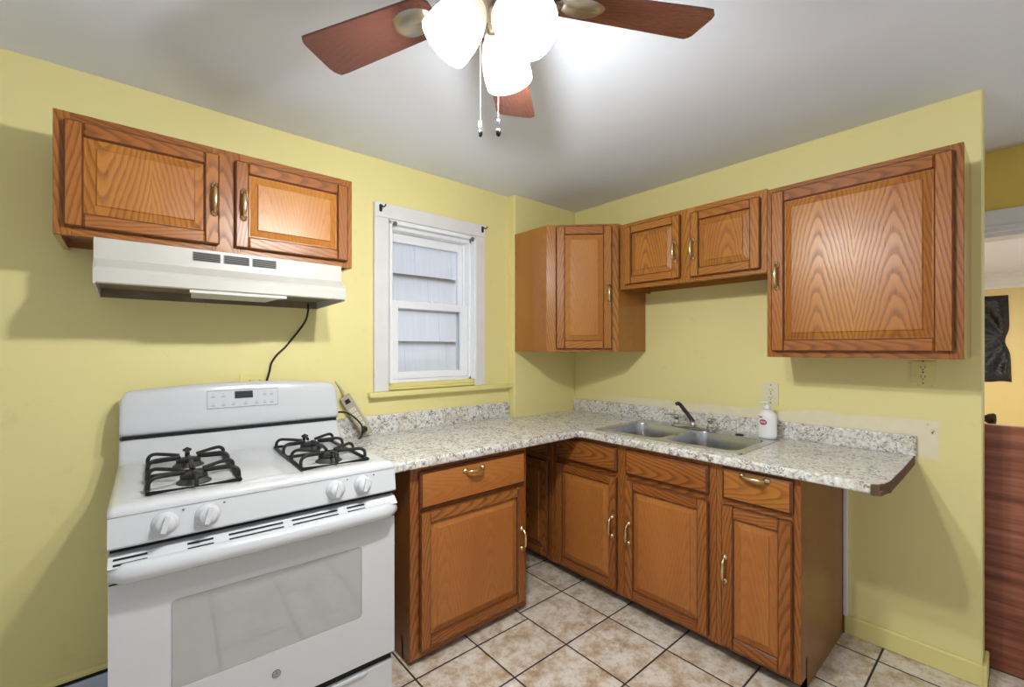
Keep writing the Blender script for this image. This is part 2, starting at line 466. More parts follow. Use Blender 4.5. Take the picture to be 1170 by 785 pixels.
OX0, OX1, OZ0, OZ1 = -1.455, -0.872, 1.094, 2.02    # window opening
WT = 0.20
m = MB()
TOP = 2.46
m.box(-5.2, OX0, J, J+WT, 0, TOP); m.box(OX1, 0.12, J, J+WT, 0, TOP)
m.box(OX0, OX1, J, J+WT, 0, OZ0); m.box(OX0, OX1, J, J+WT, OZ1, TOP)
tag(m.build('wall_back', M['wall']), kind='structure')
m = MB(); m.box(-0.601, 0.0, 0.0, J, 0, TOP, b=0.006, seg=2)
tag(m.build('wall_breast', M['wall']), kind='structure')
m = MB(); m.box(0, 0.12, -2.097, J, 0, TOP, b=0.004)
tag(m.build('wall_right', M['wall_pl']), kind='structure')

# beyond the end of the right wall: passage wall with a doorway, a far room
HX = 0.84
m = MB(); m.box(HX, HX+0.12, -3.6, -1.0, 2.03, TOP); m.box(HX, HX+0.12, -1.45, -1.0, 0, 2.03)
tag(m.build('wall_passage', M['wall_ochre']), kind='structure')
m = MB()
m.box(HX-0.02, HX, -3.0, -1.30, 1.915, 2.03, b=0.004); m.box(HX-0.028, HX, -3.0, -1.30, 1.935, 1.948, b=0.003)
m.box(HX-0.02, HX+0.14, -1.50, -1.40, 0, 1.915, b=0.004); m.box(HX, HX+0.14, -3.0, -1.42, 1.895, 1.915)
tag(m.build('trim_doorway', M['white_paint']), kind='structure')
m = MB(); m.box(HX+0.12, 7.2, -4.6, 1.0, 2.34, 2.46)
tag(m.build('ceiling_far', M['ceiling']), kind='structure')
m = MB(); m.box(6.5, 6.62, -4.6, 1.0, 0, 2.34)
tag(m.build('wall_far', M['wall_warm']), kind='structure')
m = MB(); m.prism([(6.5,2.34),(6.36,2.34),(6.37,2.30),(6.41,2.27),(6.44,2.21),(6.485,2.175),(6.485,2.145),(6.5,2.145)], -4.6, 1.0, 'y', g=1)
tag(m.build('trim_crown', M['white_paint']), kind='structure')
m = MB(); m.box(HX+0.12, 6.5, 0.9, 1.0, 0, 2.34)
tag(m.build('wall_far_side', M['wall_warm']), kind='structure')
def area(name, loc, power, size, rot=(0,0,0), col=(1,1,1)):
    l = bpy.data.lights.new(name, 'AREA'); l.energy = power; l.size = size; l.color = col
    o = bpy.data.objects.new(name, l); COL.objects.link(o); o.location = loc; o.rotation_euler = rot
    return o
area('far_room_added_light', (4.0, -1.6, 2.28), FAR_W, 0.4, col=(1,0.95,0.86))  # added light without a visible source, brightens the far room

# baseboards, white strip beside the sink cabinets
m = MB(); m.box(-0.016, 0.0, -2.100, -1.655, 0, 0.085, b=0.004); m.box(-0.016, 0.13, -2.110, -2.097, 0, 0.085, b=0.003)
tag(m.build('baseboard_right', M['sill']), kind='structure')
m = MB(); m.box(-0.020, 0.0, -1.668, -1.652, 0.085, 0.83, b=0.002)
tag(m.build('trim_strip', M['white_paint']), kind='structure')
m = MB(); m.box(-5.2, -1.66, J-0.012, J, 0, 0.100, b=0.003)
tag(m.build('baseboard_back', M['blue']), kind='structure')
m = MB(); m.box(-5.2, -1.66, J-0.003, J, 0.100, 0.118)
tag(m.build('trim_gap', M['slot']), kind='structure')
m = MB(); m.prism([(J,0.117),(J-0.012,0.117),(J-0.012,0.126),(J-0.006,0.136),(J,0.138)], -5.2, -1.66, 'x', g=0)
tag(m.build('trim_cap', M['sill']), kind='structure')

# ------------------------------------------------------------------ window
win = bpy.data.objects.new('window_1', None); COL.objects.link(win); win.location = (0,0,0); tag(win, kind='structure')
m = MB()
m.box(-1.546, -1.462, J-0.020, J, 1.090, 2.026, b=0.003); m.box(-0.881, -0.811, J-0.020, J, 1.090, 2.026, b=0.003)
m.box(-1.546, -0.811, J-0.024, J, 2.026, 2.104, b=0.003)
m.build('window_casing', M['casing'], win)
m = MB()
m.box(-1.578, -0.602, J-0.045, J, 1.062, 1.090, b=0.005, seg=2); m.box(OX0, OX1, J, J+0.10, 1.086, 1.106, b=0.002)
m.box(OX0, OX1, J+0.012, J+0.10, 1.106, 1.130, b=0.003)
m.build('window_sill', M['sill'], win)
m = MB()
fw = 0.028; fy0, fy1 = J+0.030, J+0.150
m.box(OX0, OX0+fw, fy0, fy1, 1.130, OZ1, b=0.002); m.box(OX1-fw, OX1, fy0, fy1, 1.130, OZ1, b=0.002)
m.box(OX0, OX1, fy0, fy1, OZ1-0.035, OZ1, b=0.002); m.box(OX0, OX1, fy0, fy1, 1.130, 1.148, b=0.002)
m.box(OX1-fw-0.012, OX1-fw, J+0.078, J+0.090, 1.148, OZ1-0.035, b=0.001)     # sash track
m.box(OX0+fw, OX0+fw+0.012, J+0.078, J+0.090, 1.148, OZ1-0.035, b=0.001)
m.box(OX0, OX1, J-0.012, fy0, OZ1-0.016, OZ1+0.006, b=0.002); m.box(OX1-0.016, OX1, J-0.012, fy0, 1.130, OZ1, b=0.002); m.box(OX0, OX0+0.016, J-0.012, fy0, 1.130, OZ1, b=0.002)
m.build('window_frame', M['vinyl'], win)
def sash(x0, x1, z0, z1, y0, y1, st, tr, br, name):
    m = MB()
    m.box(x0, x0+st, y0, y1, z0, z1, b=0.003); m.box(x1-st, x1, y0, y1, z0, z1, b=0.003)
    m.box(x0+st, x1-st, y0, y1, z1-tr, z1, b=0.003); m.box(x0+st, x1-st, y0, y1, z0, z0+br, b=0.003)
    s_ = m.build(name, M['vinyl'], win)
    g = MB(); ym = (y0+y1)/2
    g.box(x0+st-0.004, x1-st+0.004, ym-0.003, ym+0.003, z0+br-0.004, z1-tr+0.004)
    g.build('glass_pane', M['glass'], s_)
    return s_
IX0, IX1 = OX0+fw, OX1-fw
sash(IX0+0.001, IX1-0.001, 1.149, 1.595, J+0.046, J+0.076, 0.050, 0.045, 0.040, 'lower_sash')
sash(IX0+0.001, IX1-0.001, 1.555, OZ1-0.036, J+0.092, J+0.122, 0.040, 0.050, 0.040, 'upper_sash')
m = MB()
m.box(IX0+0.010, IX0+0.028, J+0.128, J+0.140, 1.150, 1.57, b=0.001); m.box(IX1-0.028, IX1-0.010, J+0.128, J+0.140, 1.150, 1.57, b=0.001)
m.box(IX0+0.010, IX1-0.010, J+0.128, J+0.140, 1.545, 1.57, b=0.001); m.box(IX0+0.010, IX1-0.010, J+0.128, J+0.140, 1.150, 1.17, b=0.001)
m.build('screen_frame', M['vinyl'], win)
m = MB(); m.box(-1.17, -1.115, J+0.040, J+0.060, 1.592, 1.602, b=0.003)
m.build('sash_lock', M['vinyl'], win)

def bracket(x, z, mat, label, big=True):
    b = thing('curtain_rod_bracket', label, 'bracket', (x, J-0.024, z), group='curtain rod brackets')
    k = 1.0 if big else 0.8
    m = MB(); m.prism(rounded_rect(0.016*k, 0.040*k, 0.006*k), -0.003, 0.0, 'y'); m.build('mounting_plate', M[mat], b)
    m = MB(); m.tube(catmull([(0,-0.002,0.006*k),(0,-0.020*k,0.006*k),(0.004*k,-0.028*k,0.000),(0.012*k,-0.030*k,0.006*k),(0.016*k,-0.028*k,0.016*k)],5), 0.0035*k, 8); m.build('hook', M[mat], b)
bracket(-1.513, 2.072, 'iron', 'black curtain rod bracket at the upper left corner of the window casing')
bracket(-0.835, 2.075, 'iron', 'black curtain rod bracket at the upper right corner of the window casing')
def blind_bracket(x, z, label):
    b = thing('blind_bracket', label, 'bracket', (x, J-0.0, z), group='grey blind brackets')
    m = MB(); m.box(-0.014, 0.014, -0.012, 0.0, -0.012, 0.014, b=0.003); m.build('mounting_plate', M['vent'], b)
    m = MB(); m.lathe([(0.009,0),(0.009,0.010),(0.006,0.014)], (0,-0.012,0.0), (0,-1,0), 14); m.build('socket', M['vent'], b)
blind_bracket(-1.425, 2.008, 'grey roller blind bracket on the left under the window head')
blind_bracket(-0.905, 2.008, 'grey roller blind bracket on the right under the window head')

# neighbouring house seen through the panes: courses of split shingles
nb = thing('neighbouring_house', 'grey shingled house wall seen through the window panes', 'house', (0.6, 1.55, 0))
m = MB(); m.box(-4.2, 4.2, 0.03, 0.25, -1.5, 4.2); m.build('wall', M['shingle'], nb)
m = MB()
pitch = 0.31
for r_ in range(18):
    z0 = -1.4 + r_*pitch; x = -4.2 + rnd.uniform(-0.2, 0)
    while x < 4.2:
        w_ = rnd.uniform(0.34, 0.5)
        d = rnd.uniform(0, 0.003)
        m.prism([(-0.010-d, z0+rnd.uniform(-0.002,0.002)), (0.0-d, z0), (0.026, z0+pitch+0.03), (0.020, z0+pitch+0.03)], x+0.001, x+w_-0.001, 'x', off=(0,0))
        x += w_
m.build('shingles', M['shingle'], nb)

# ------------------------------------------------------------------ cabinets
def add_door(parent, x0, x1, z0, z1, hs=None, mat='oak', kind='door', cath=True, flip=1, st=0.050, slope=0.026, hz=None, panel_mat=None):
    """raised-panel door; front of the face frame is local y=0. hs: handle x or None; hz: (z0,z1) for a vertical pull"""
    T = 0.022
    m = MB()
    b = 0.005
    for a, c in ((x0, x0+st), (x1-st, x1)): m.box(a, c, -T, -0.0015, z0, z1, b=b, g=2)
    for a, c in ((z0, z0+st), (z1-st, z1)): m.box(x0+st-0.001, x1-st+0.001, -T, -0.0015, a, c, b=b, g=0)
    d = m.build(kind, M[mat], parent)
    paint_gap_shade(d, (x0,x1,x0+st,x1-st), (z0,z1,z0+st,z1-st))
    p = MB(); p.flip = flip
    a0, a1, c0, c1 = x0+st, x1-st, z0+st, z1-st
    off = (-(a0+a1)/2 + (0.115 if a1-a0 > 0.3 else rnd.uniform(-0.04,0.04)) + (0.0 if cath else 0.06), rnd.uniform(-3,3))
    yg, yt = -T+0.013, -T+0.0015
    i = 0.005; s2 = i + slope
    ring = lambda q, y: [(a0+q,y,c0+q),(a1-q,y,c0+q),(a1-q,y,c1-q),(a0+q,y,c1-q)]
    v = ring(0.0,yg) + ring(i,yg) + ring(s2-0.003,yt+0.004) + ring(s2,yt)
    f = []
    for k in range(3):
        for q in range(4): f.append((k*4+q, k*4+(q+1)%4, (k+1)*4+(q+1)%4, (k+1)*4+q))
    f.append((12,13,14,15))
    p.add(v, f, 2, off)
    p.box(a0-0.004, a1+0.004, yg+0.001, -0.002, c0-0.004, c1+0.004, g=2, off=off)
    p.build('raised_panel', M[panel_mat or mat], d)
    if hs is not None: pull(d, hs, hz, -T)
    return d

def paint_gap_shade(o, xs=None, zs=None):
    # door and drawer edges get darker oak, painting in the shade of their gaps
    o.data.materials.append(M['oak_gap_shade'])
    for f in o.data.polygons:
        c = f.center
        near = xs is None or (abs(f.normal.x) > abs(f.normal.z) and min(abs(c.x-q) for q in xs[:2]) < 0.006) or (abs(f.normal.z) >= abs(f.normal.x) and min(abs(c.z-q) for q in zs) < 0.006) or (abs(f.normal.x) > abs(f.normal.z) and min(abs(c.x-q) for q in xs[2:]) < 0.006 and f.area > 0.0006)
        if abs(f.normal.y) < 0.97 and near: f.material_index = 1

def pull(parent, x, zz, y, horiz=False, L=0.118):
    """arched brass pull with flared ends; vertical between zz, or horizontal centred at (x, zz)"""
    m = MB()
    if horiz: c = Vector((x, y, zz)); e = Vector((1,0,0))
    else: c = Vector((x, y, (zz[0]+zz[1])/2)); e = Vector((0,0,1)); L = zz[1]-zz[0]
    n = Vector((0,-1,0)); h = L/2
    pts = [(-h+0.012, 0.0), (-h+0.013, 0.012), (-h+0.022, 0.022), (-h*0.45, 0.028), (0, 0.030), (h*0.45, 0.028), (h-0.022, 0.022), (h-0.013, 0.012), (h-0.012, 0.0)]
    P = catmull([c + e*a + n*q for a, q in pts], 4)
    N = len(P); R = []
    for i in range(N):
        u = abs(2*i/(N-1)-1)
        R.append(0.0050 + 0.0030*max(0, 1-u*1.6) + 0.002*max(0, u-0.82)/0.18)
    m.tube(P, R, 10)
    for sgn in (-1, 1):
        q = c + e*sgn*(h-0.012)
        m.lathe([(0.0125,0),(0.0125,0.003),(0.009,0.006),(0.0065,0.012)], q, n, 14)
        m.lathe([(0.0005,0.0),(0.006,0.0025),(0.0065,0.006),(0.004,0.010),(0.0005,0.012)], q + e*sgn*0.003 + n*0.002, e*sgn, 12)
    m.build('handle', M['brass'], parent)

def add_drawer(parent, x0, x1, z0, z1, handle=None, mat='oak', horiz=True):
    m = MB(); T = 0.020
    off = (-(z0+z1)/2 + rnd.uniform(-0.03,0.03), rnd.uniform(-3,3))
    i = 0.010
    ring = lambda q, y: [(x0+q,y,z0+q),(x1-q,y,z0+q),(x1-q,y,z1-q),(x0+q,y,z1-q)]
    v = ring(0,0.0) + ring(0,-T+0.007) + ring(i,-T)
    f = [(k*4+q, k*4+(q+1)%4, (k+1)*4+(q+1)%4, (k+1)*4+q) for k in range(2) for q in range(4)] + [(8,9,10,11),(3,2,1,0)]
    m.add(v, f, 0, off)
    d = m.build('drawer', M[mat], parent)
    paint_gap_shade(d)
    if handle: pull(d, handle[0], handle[1], -T, True)
    return d

def cabinet(label, name, loc, rz, w, h, d, mat, side, stiles, rails, group=None, base=False, tops=True, low=(0,0), foot=0.0):
    """carcass + face frame; local x across, y into the wall, z up; stiles=[(x0,x1)], rails=[(x0,x1,z0,z1)]"""
    t_ = thing(name, label, 'cabinet', loc, rz, group)
    m = MB(); th = 0.015; q = 0.019
    
    m.prism([(q,-foot),(d,-foot),(d,h-low[0]),(q,h-low[0])], 0, th, 'x', g=2); m.prism([(q,0),(d,0),(d,h-low[1]),(q,h-low[1])], w-th, w, 'x', g=2)
    m.box(th, w-th, d-0.008, d, 0.01, h)
    zb = 0.075 if base else 0.030
    m.box(th, w-th, q, d-0.008, zb, zb+th, g=0)
    if tops: m.box(th, w-th, q, d-0.008, h-th, h, g=0)
    m.build('carcass', M[side], t_)
    m = MB()
    for a, c in stiles: m.box(a, c, 0, q, 0, h, b=0.0012, g=2)
    for a, c, z0, z1 in rails:
        cuts = [a] + [k for s0, s1 in stiles if s0 > a + 0.01 and s1 < c - 0.01 for k in (s0, s1)] + [c]
        for k in range(0, len(cuts), 2): m.box(cuts[k], cuts[k+1], 0, q, z0, z1, b=0.0012, g=0)
    m.build('face_frame', M[mat], t_)
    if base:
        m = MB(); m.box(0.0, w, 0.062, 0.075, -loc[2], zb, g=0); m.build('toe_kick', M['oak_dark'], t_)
    return t_

RB = -PI/2
def Lx(y, y0): return y0 - y      # world y -> local x on the right wall

# over the range (left wall)
c = cabinet('two-door oak wall cabinet with brass pulls hung over the range hood', 'wall_cabinet', (-2.708, -0.242, 1.678), 0, 0.932, 0.388, J+0.242, 'oak', 'oak_side',
    [(0,0.040),(0.412,0.500),(0.892,0.932)], [(0.04,0.892,0,0.042),(0.04,0.892,0.346,0.388)])
add_door(c, 0.024, 0.432, 0.026, 0.360, 0.416, 'oak', hz=(0.128,0.252), st=0.046, flip=-1, panel_mat='oak_gold')
add_door(c, 0.482, 0.908, 0.026, 0.356, 0.508, 'oak', hz=(0.128,0.248), st=0.046, panel_mat='oak_gplain')

# corner diagonal wall cabinet
c = thing('wall_cabinet', 'tall diagonal oak corner wall cabinet with one narrow door', 'cabinet', (0,0,1.302))
H_ = 0.772
m = MB()
A0, A1, B1, B0 = (-0.600,-0.002), (-0.600,-0.296), (-0.296,-0.600), (-0.002,-0.600)
m.box(-0.600, -0.585, -0.296, -0.002, 0, H_); m.box(-0.296, -0.002, -0.600, -0.585, 0, H_)
m.prism([(-0.585,-0.002),(-0.585,-0.296),(-0.296,-0.585),(-0.002,-0.585),(-0.002,-0.002)], 0.022, 0.037, 'z', g=0)
m.prism([(-0.585,-0.002),(-0.585,-0.296),(-0.296,-0.585),(-0.002,-0.585),(-0.002,-0.002)], H_-0.015, H_, 'z', g=0)
m.box(-0.585, -0.002, -0.010, -0.002, 0.037, H_-0.015); m.box(-0.010, -0.002, -0.585, -0.010, 0.037, H_-0.015)
m.build('carcass', M['oak_side'], c)
fr = 0.4299
dg = bpy.data.objects.new('front', None); 
m = MB()
def diag(o): o.rotation_euler = (0,0,-PI/4); o.location = (-0.6045,-0.2975,0); return o
Ld = 0.434
m.box(0, 0.058, -0.0, 0.019, 0, H_, b=0.0012); m.box(Ld-0.052, Ld, 0, 0.019, 0, H_, b=0.0012)
m.box(0.058, Ld-0.052, 0, 0.019, 0, 0.036, b=0.0012, g=0); m.box(0.058, Ld-0.052, 0, 0.019, H_-0.036, H_, b=0.0012, g=0)
diag(m.build('face_frame', M['oak_gold'], c))
d = add_door(c, 0.060, 0.392, 0.018, H_-0.014, 0.372, 'oak_gold', hz=(0.285,0.408), st=0.052, cath=False, panel_mat='oak_gplain')
diag(d)

# over the sink
c = cabinet('short two-door oak wall cabinet above the sink', 'wall_cabinet', (-0.305, -0.622, 1.672), RB, 0.806, 0.386, 0.303, 'oak_gold', 'oak_side',
    [(0,0.050),(0.372,0.460),(0.756,0.806)], [(0.05,0.756,0,0.040),(0.05,0.756,0.346,0.386)])
add_door(c, 0.040, 0.388, 0.024, 0.362, 0.364, 'oak_gold', hz=(0.104,0.222), st=0.046)
add_door(c, 0.444, 0.782, 0.020, 0.354, 0.462, 'oak_gold', hz=(0.104,0.222), st=0.046)

# big single-door cabinet at the right
c = cabinet('large single-door oak wall cabinet with bold arched grain at the right', 'wall_cabinet', (-0.305, -1.429, 1.283), RB, 0.636, 0.767, 0.303, 'oak', 'oak_side',
    [(0,0.036),(0.600,0.636)], [(0.036,0.600,0,0.038),(0.036,0.600,0.729,0.767)])
big = add_door(c, 0.022, 0.612, 0.026, 0.744, 0.048, 'oak', hz=(0.300,0.424), st=0.052, slope=0.026, panel_mat='oak_gold')

# base cabinet between range and corner (front towards the camera)
c = cabinet('oak base cabinet beside the white range, one drawer over a wide door', 'base_cabinet', (-1.650, -0.545, 0.022), 0, 0.650, 0.806, 0.60, 'oak_base', 'oak_end',
    [(0,0.052),(0.618,0.650)], [(0.052,0.618,0,0.045),(0.052,0.618,0.600,0.640),(0.052,0.618,0.762,0.806)], base=True, foot=0.022)
add_drawer(c, 0.038, 0.628, 0.626, 0.784, (0.310, 0.764-0.012), 'oak_plain')
add_door(c, 0.038, 0.626, 0.036, 0.612, 0.578+0.022, 'oak_base', hz=(0.295,0.415), st=0.050, cath=False, panel_mat='oak_plain')

# right wall base run
ZB = 0.045; HB = 0.783
c = cabinet('dark corner base cabinet mostly hidden behind the drawer cabinet by the range', 'base_cabinet', (-0.605, -0.020, ZB), RB, 0.332, HB, 0.600, 'oak_base', 'oak_end',
    [(0,0.050),(0.300,0.332)], [(0.05,0.300,0,0.040),(0.05,0.300,0.592,0.640),(0.05,0.300,0.743,0.783)], base=True)
add_door(c, 0.030, 0.306, 0.020, 0.600, None, 'oak_base', st=0.046)
add_drawer(c, 0.030, 0.306, 0.630, 0.770, None, 'oak_base')
Y0 = -0.353
c = cabinet('oak sink base cabinet with two doors below two blank drawer fronts', 'base_cabinet', (-0.605, Y0, ZB), RB, 0.979, HB, 0.600, 'oak_base', 'oak_end',
    [(0,0.052),(0.455,0.532),(0.938,0.979)], [(0.052,0.938,0,0.036),(0.052,0.938,0.600,0.645),(0.052,0.938,0.755,0.783)], base=True, tops=False, low=(0,0.20))
add_drawer(c, Lx(-0.396,Y0), Lx(-0.822,Y0), 0.636, 0.760, None, 'oak_base'); add_drawer(c, Lx(-0.876,Y0), Lx(-1.303,Y0), 0.640, 0.762, None, 'oak_base')
add_door(c, Lx(-0.396,Y0), Lx(-0.822,Y0), 0.022, 0.612, Lx(-0.800,Y0), 'oak_base', hz=(0.292,0.412), st=0.048, panel_mat='oak_plain')
add_door(c, Lx(-0.874,Y0), Lx(-1.303,Y0), 0.018, 0.612, Lx(-0.902,Y0), 'oak_base', hz=(0.288,0.408), st=0.050, panel_mat='oak_plain')
Y0 = -1.333
c = cabinet('narrow oak base cabinet at the run end, one drawer over one door', 'base_cabinet', (-0.605, Y0, ZB), RB, 0.318, HB, 0.600, 'oak_base', 'oak_end',
    [(0,0.030),(0.290,0.318)], [(0.03,0.290,0,0.036),(0.03,0.290,0.612,0.648),(0.03,0.290,0.765,0.783)], base=True, tops=False, low=(0.20,0))
add_drawer(c, Lx(-1.363,Y0), Lx(-1.628,Y0), 0.640, 0.770, (Lx(-1.493,Y0), 0.754), 'oak_gold')
add_door(c, Lx(-1.360,Y0), Lx(-1.627,Y0), 0.020, 0.614, Lx(-1.379,Y0), 'oak_base', hz=(0.285,0.408), st=0.050, panel_mat='oak_plain')
c_end = c
# side skin reaching the floor at the run end
m = MB(); m.box(0.302, 0.318, 0.062, 0.600, -ZB, 0.0); m.build('side_foot', M['oak_end'], c_end)

# ------------------------------------------------------------------ worktop with splash boards
CT = 0.868; CTH = 0.038; CB = CT-CTH
SX0, SX1, SY0, SY1 = -0.560, -0.080, -1.415, -0.625     # sink rim outer
top = thing('worktop', 'L-shaped speckled grey granite-look worktop with a clipped right end', 'worktop', (0,0,0))
m = MB()
cx0, cx1, cy0, cy1 = SX0+0.012, SX1-0.012, SY0+0.012, SY1-0.012
FX, FY = -0.645, -0.592
# built as strips around the sink cut-out, then welded
def slab(pts): m.prism(pts, CB, CT, 'z', off=(0,0))
XL = -1.775
P = [(XL,FY),(-0.660,FY),(-0.645,-0.607),(FX,cy1),(cx0,cy1)]
outer = [(XL,FY),(-0.662,FY),(-0.645,-0.609),(-0.645,-1.862),(-0.630,-1.886),(-0.600,-1.897),(-0.545,-1.904),(-0.30,-1.903),(0.0,-1.898),(0.0,0.0),(-0.601,0.0),(-0.601,J),(XL,J)]
bm = m.bm
def ring_edges(pts, z):
    vs = [bm.verts.new((x,y,z)) for x, y in pts]
    return vs, [bm.edges.new((vs[i], vs[(i+1)%len(vs)])) for i in range(len(vs))]
hole = [(cx0,cy0),(cx1,cy0),(cx1,cy1),(cx0,cy1)]
v1, e1 = ring_edges(outer, CT); v2, e2 = ring_edges(hole, CT)
r = bmesh.ops.triangle_fill(bm, edges=e1+e2, use_beauty=True)
ex = bmesh.ops.extrude_face_region(bm, geom=[f for f in bm.faces])
bmesh.ops.translate(bm, vec=(0,0,-CTH), verts=[v for v in ex['geom'] if isinstance(v, bmesh.types.BMVert)])
bmesh.ops.recalc_face_normals(bm, faces=bm.faces)
# roll the front edges
def is_front(e):
    a, b_ = e.verts
    if abs(a.co.z-b_.co.z) > 1e-4: return False
    for v in (a, b_):
        if not (v.co.y < FY+0.001 and (v.co.x < -0.64 or v.co.x < -0.55)): return False
    if abs(a.co.x-cx0) < 1e-4 or abs(b_.co.x-cx0) < 1e-4: return False
    return len(e.link_faces) == 2 and abs(e.link_faces[0].normal.dot(e.link_faces[1].normal)) < 0.5
bmesh.ops.bevel(bm, geom=[e for e in bm.edges if is_front(e)], offset=0.010, segments=3, affect='EDGES', profile=0.5)
m.build('worktop_slab', M['granite'], top)
m = MB(); m.box(XL, -0.603, J-0.020, J, CT, CT+0.098, b=0.003, seg=2); m.build('backsplash', M['granite'], top)
m = MB(); m.box(-0.020, 0.0, -1.905, -0.002, CT, CT+0.083, b=0.003, seg=2); m.build('backsplash', M['granite'], top)
m = MB(); m.prism([(-0.643,-1.866),(-0.630,-1.8875),(-0.600,-1.899),(-0.545,-1.9055),(-0.30,-1.9045),(-0.001,-1.8995),(-0.001,-1.896),(-0.30,-1.901),(-0.545,-1.902),(-0.598,-1.894),(-0.626,-1.880)], CB-0.001, CT-0.003, 'z')
m.prism([(-0.640,-1.868),(-0.628,-1.893),(-0.603,-1.897),(-0.600,-1.88),(-0.625,-1.862)], CB-0.004, CB+0.014, 'z', b=0.003)
m.prism([(-0.590,-1.896),(-0.565,-1.907),(-0.530,-1.906),(-0.540,-1.89)], CB-0.003, CB+0.020, 'z', b=0.003)
tag(m.build('raw_edge', M['raw'], top), 'bare brown chipboard edge')

# ------------------------------------------------------------------ sink
sink = thing('kitchen_sink', 'double-bowl stainless steel sink set into the worktop', 'sink', ((SX0+SX1)/2, (SY0+SY1)/2, CT))
sw, sl = SX1-SX0, SY1-SY0
bowls = []
bw = 0.345; gap = 0.030
bx0, bx1 = -sw/2+0.028, sw/2-0.090
for s in (-1, 1):
    ya, yb = (s*gap/2, s*(gap/2+bw)); bowls.append((bx0, bx1, min(ya,yb), max(ya,yb)))
m = MB(); bm = m.bm
def rr(x0,x1,y0,y1,r,z,n=5): return [((x0+x1)/2+p[0], (y0+y1)/2+p[1]) for p in rounded_rect(x1-x0, y1-y0, r, n)]
vo, eo = ring_edges(rr(-sw/2,sw/2,-sl/2,sl/2,0.025,0), 0.005)
es = list(eo)
for q in bowls: es += ring_edges(rr(*q,0.055,0,8), 0.005)[1]
bmesh.ops.triangle_fill(bm, edges=es, use_beauty=True)
# rolled outer lip
vl = [bm.verts.new((v.co.x*1.012, v.co.y*1.008, 0.0003)) for v in vo]
for i in range(len(vo)):
    j = (i+1) % len(vo); bm.faces.new((vo[i], vo[j], vl[j], vl[i]))
bmesh.ops.recalc_face_normals(bm, faces=bm.faces)
up = sum(f.normal.z for f in bm.faces)
if up < 0:
    for f in bm.faces: f.normal_flip()
m.build('sink_rim', M['steel'], sink)
for q in bowls:
    m = MB(); x0,x1,y0,y1 = q
    lv = [(0.0,0.005,0.055),(0.003,-0.004,0.052),(0.008,-0.06,0.050),(0.014,-0.125,0.05),(0.022,-0.150,0.045),(0.045,-0.163,0.04),(0.11,-0.166,0.02)]
    rings = [[(p[0],p[1],z) for p in rr(x0+i,x1-i,y0+i,y1-i,r_,0,8)] for i, z, r_ in lv]
    n_ = len(rings[0]); v = [p for R_ in rings for p in R_]
    f = [(k*n_+i, k*n_+(i+1)%n_, (k+1)*n_+(i+1)%n_, (k+1)*n_+i) for k in range(len(rings)-1) for i in range(n_)]
    f.append(tuple(range((len(rings)-1)*n_, len(rings)*n_)))
    vs, fs = m.add(v, f, smooth=True)
    bmesh.ops.recalc_face_normals(m.bm, faces=fs)
    if fs[-1].normal.z < 0:
        for ff in fs: ff.normal_flip()
    b_ = m.build('basin', M['steel'], sink)
    m = MB(); m.lathe([(0.042,0),(0.044,0.003),(0.036,0.004),(0.030,0.001),(0.010,0.001),(0.001,0.002)], ((x0+x1)/2,(y0+y1)/2,-0.166), (0,0,1), 24); m.build('drain', M['chrome'], b_)
m = MB(); m.lathe([(0.021,0),(0.021,0.003),(0.014,0.005),(0.001,0.006)], (sw/2-0.050, -0.215, 0.005), (0,0,1), 20)
tag(m.build('hole_cover', M['slot'], sink), 'dark round hole cover')

# faucet
fa = thing('faucet', 'chrome two-handle faucet with a dark angled spout behind the sink', 'faucet', (-0.128, -0.985, CT+0.005))
m = MB(); m.prism(rounded_rect(0.052, 0.255, 0.024), 0.0, 0.016, 'z', b=0.004); m.build('base_plate', M['chrome'], fa)
m = MB(); m.lathe([(0.019,0.016),(0.018,0.026),(0.014,0.032),(0.013,0.040)], (0,0,0), (0,0,1), 18); m.build('spout_collar', M['chrome'], fa)
m = MB(); sp = catmull([(0,0,0.036),(-0.006,0.006,0.050),(-0.022,0.022,0.082),(-0.040,0.040,0.114),(-0.050,0.050,0.132),(-0.060,0.058,0.140),(-0.070,0.066,0.134)], 5)
m.tube(sp, [0.0125-0.0025*i/len(sp) for i in range(len(sp))], 12); m.build('spout', M['gunmetal'], fa)
for s in (-1, 1):
    m = MB(); m.lathe([(0.021,0.016),(0.020,0.026),(0.015,0.036),(0.014,0.046),(0.019,0.052),(0.020,0.062),(0.012,0.070),(0.001,0.072)], (0,s*0.098,0), (0,0,1), 18)
    m.tube(catmull([(0,s*0.098,0.062),(-0.012,s*0.110,0.066),(-0.026,s*0.128,0.070),(-0.034,s*0.142,0.070)],4), [0.007]*5+[0.006]*4+[0.0055]*4, 10)
    m.build('faucet_handle', M['chrome'], fa)

# soap bottle
sb = thing('soap_bottle', 'white pump soap bottle with a red oval label at the sink corner', 'bottle', (-0.112, -1.362, CT+0.0055), rz=0.0); sb.scale = (1.1,1.1,1.1)
def oval_loft(m, prof, n=28):
    v = []; 
    for a, b_, h in prof:
        for i in range(n):
            t_ = 2*PI*i/n; v.append((a*math.cos(t_), b_*math.sin(t_), h))
    f = [(k*n+i, k*n+(i+1)%n, (k+1)*n+(i+1)%n, (k+1)*n+i) for k in range(len(prof)-1) for i in range(n)]
    f += [tuple(range(n-1,-1,-1)), tuple(range((len(prof)-1)*n, len(prof)*n))]
    m.add(v, f, smooth=True)
m = MB(); oval_loft(m, [(0.020,0.032,0),(0.024,0.038,0.004),(0.025,0.040,0.020),(0.025,0.040,0.085),(0.024,0.038,0.104),(0.020,0.030,0.118),(0.014,0.017,0.126),(0.012,0.012,0.130)])
m.build('bottle_body', M['white_plastic'], sb)
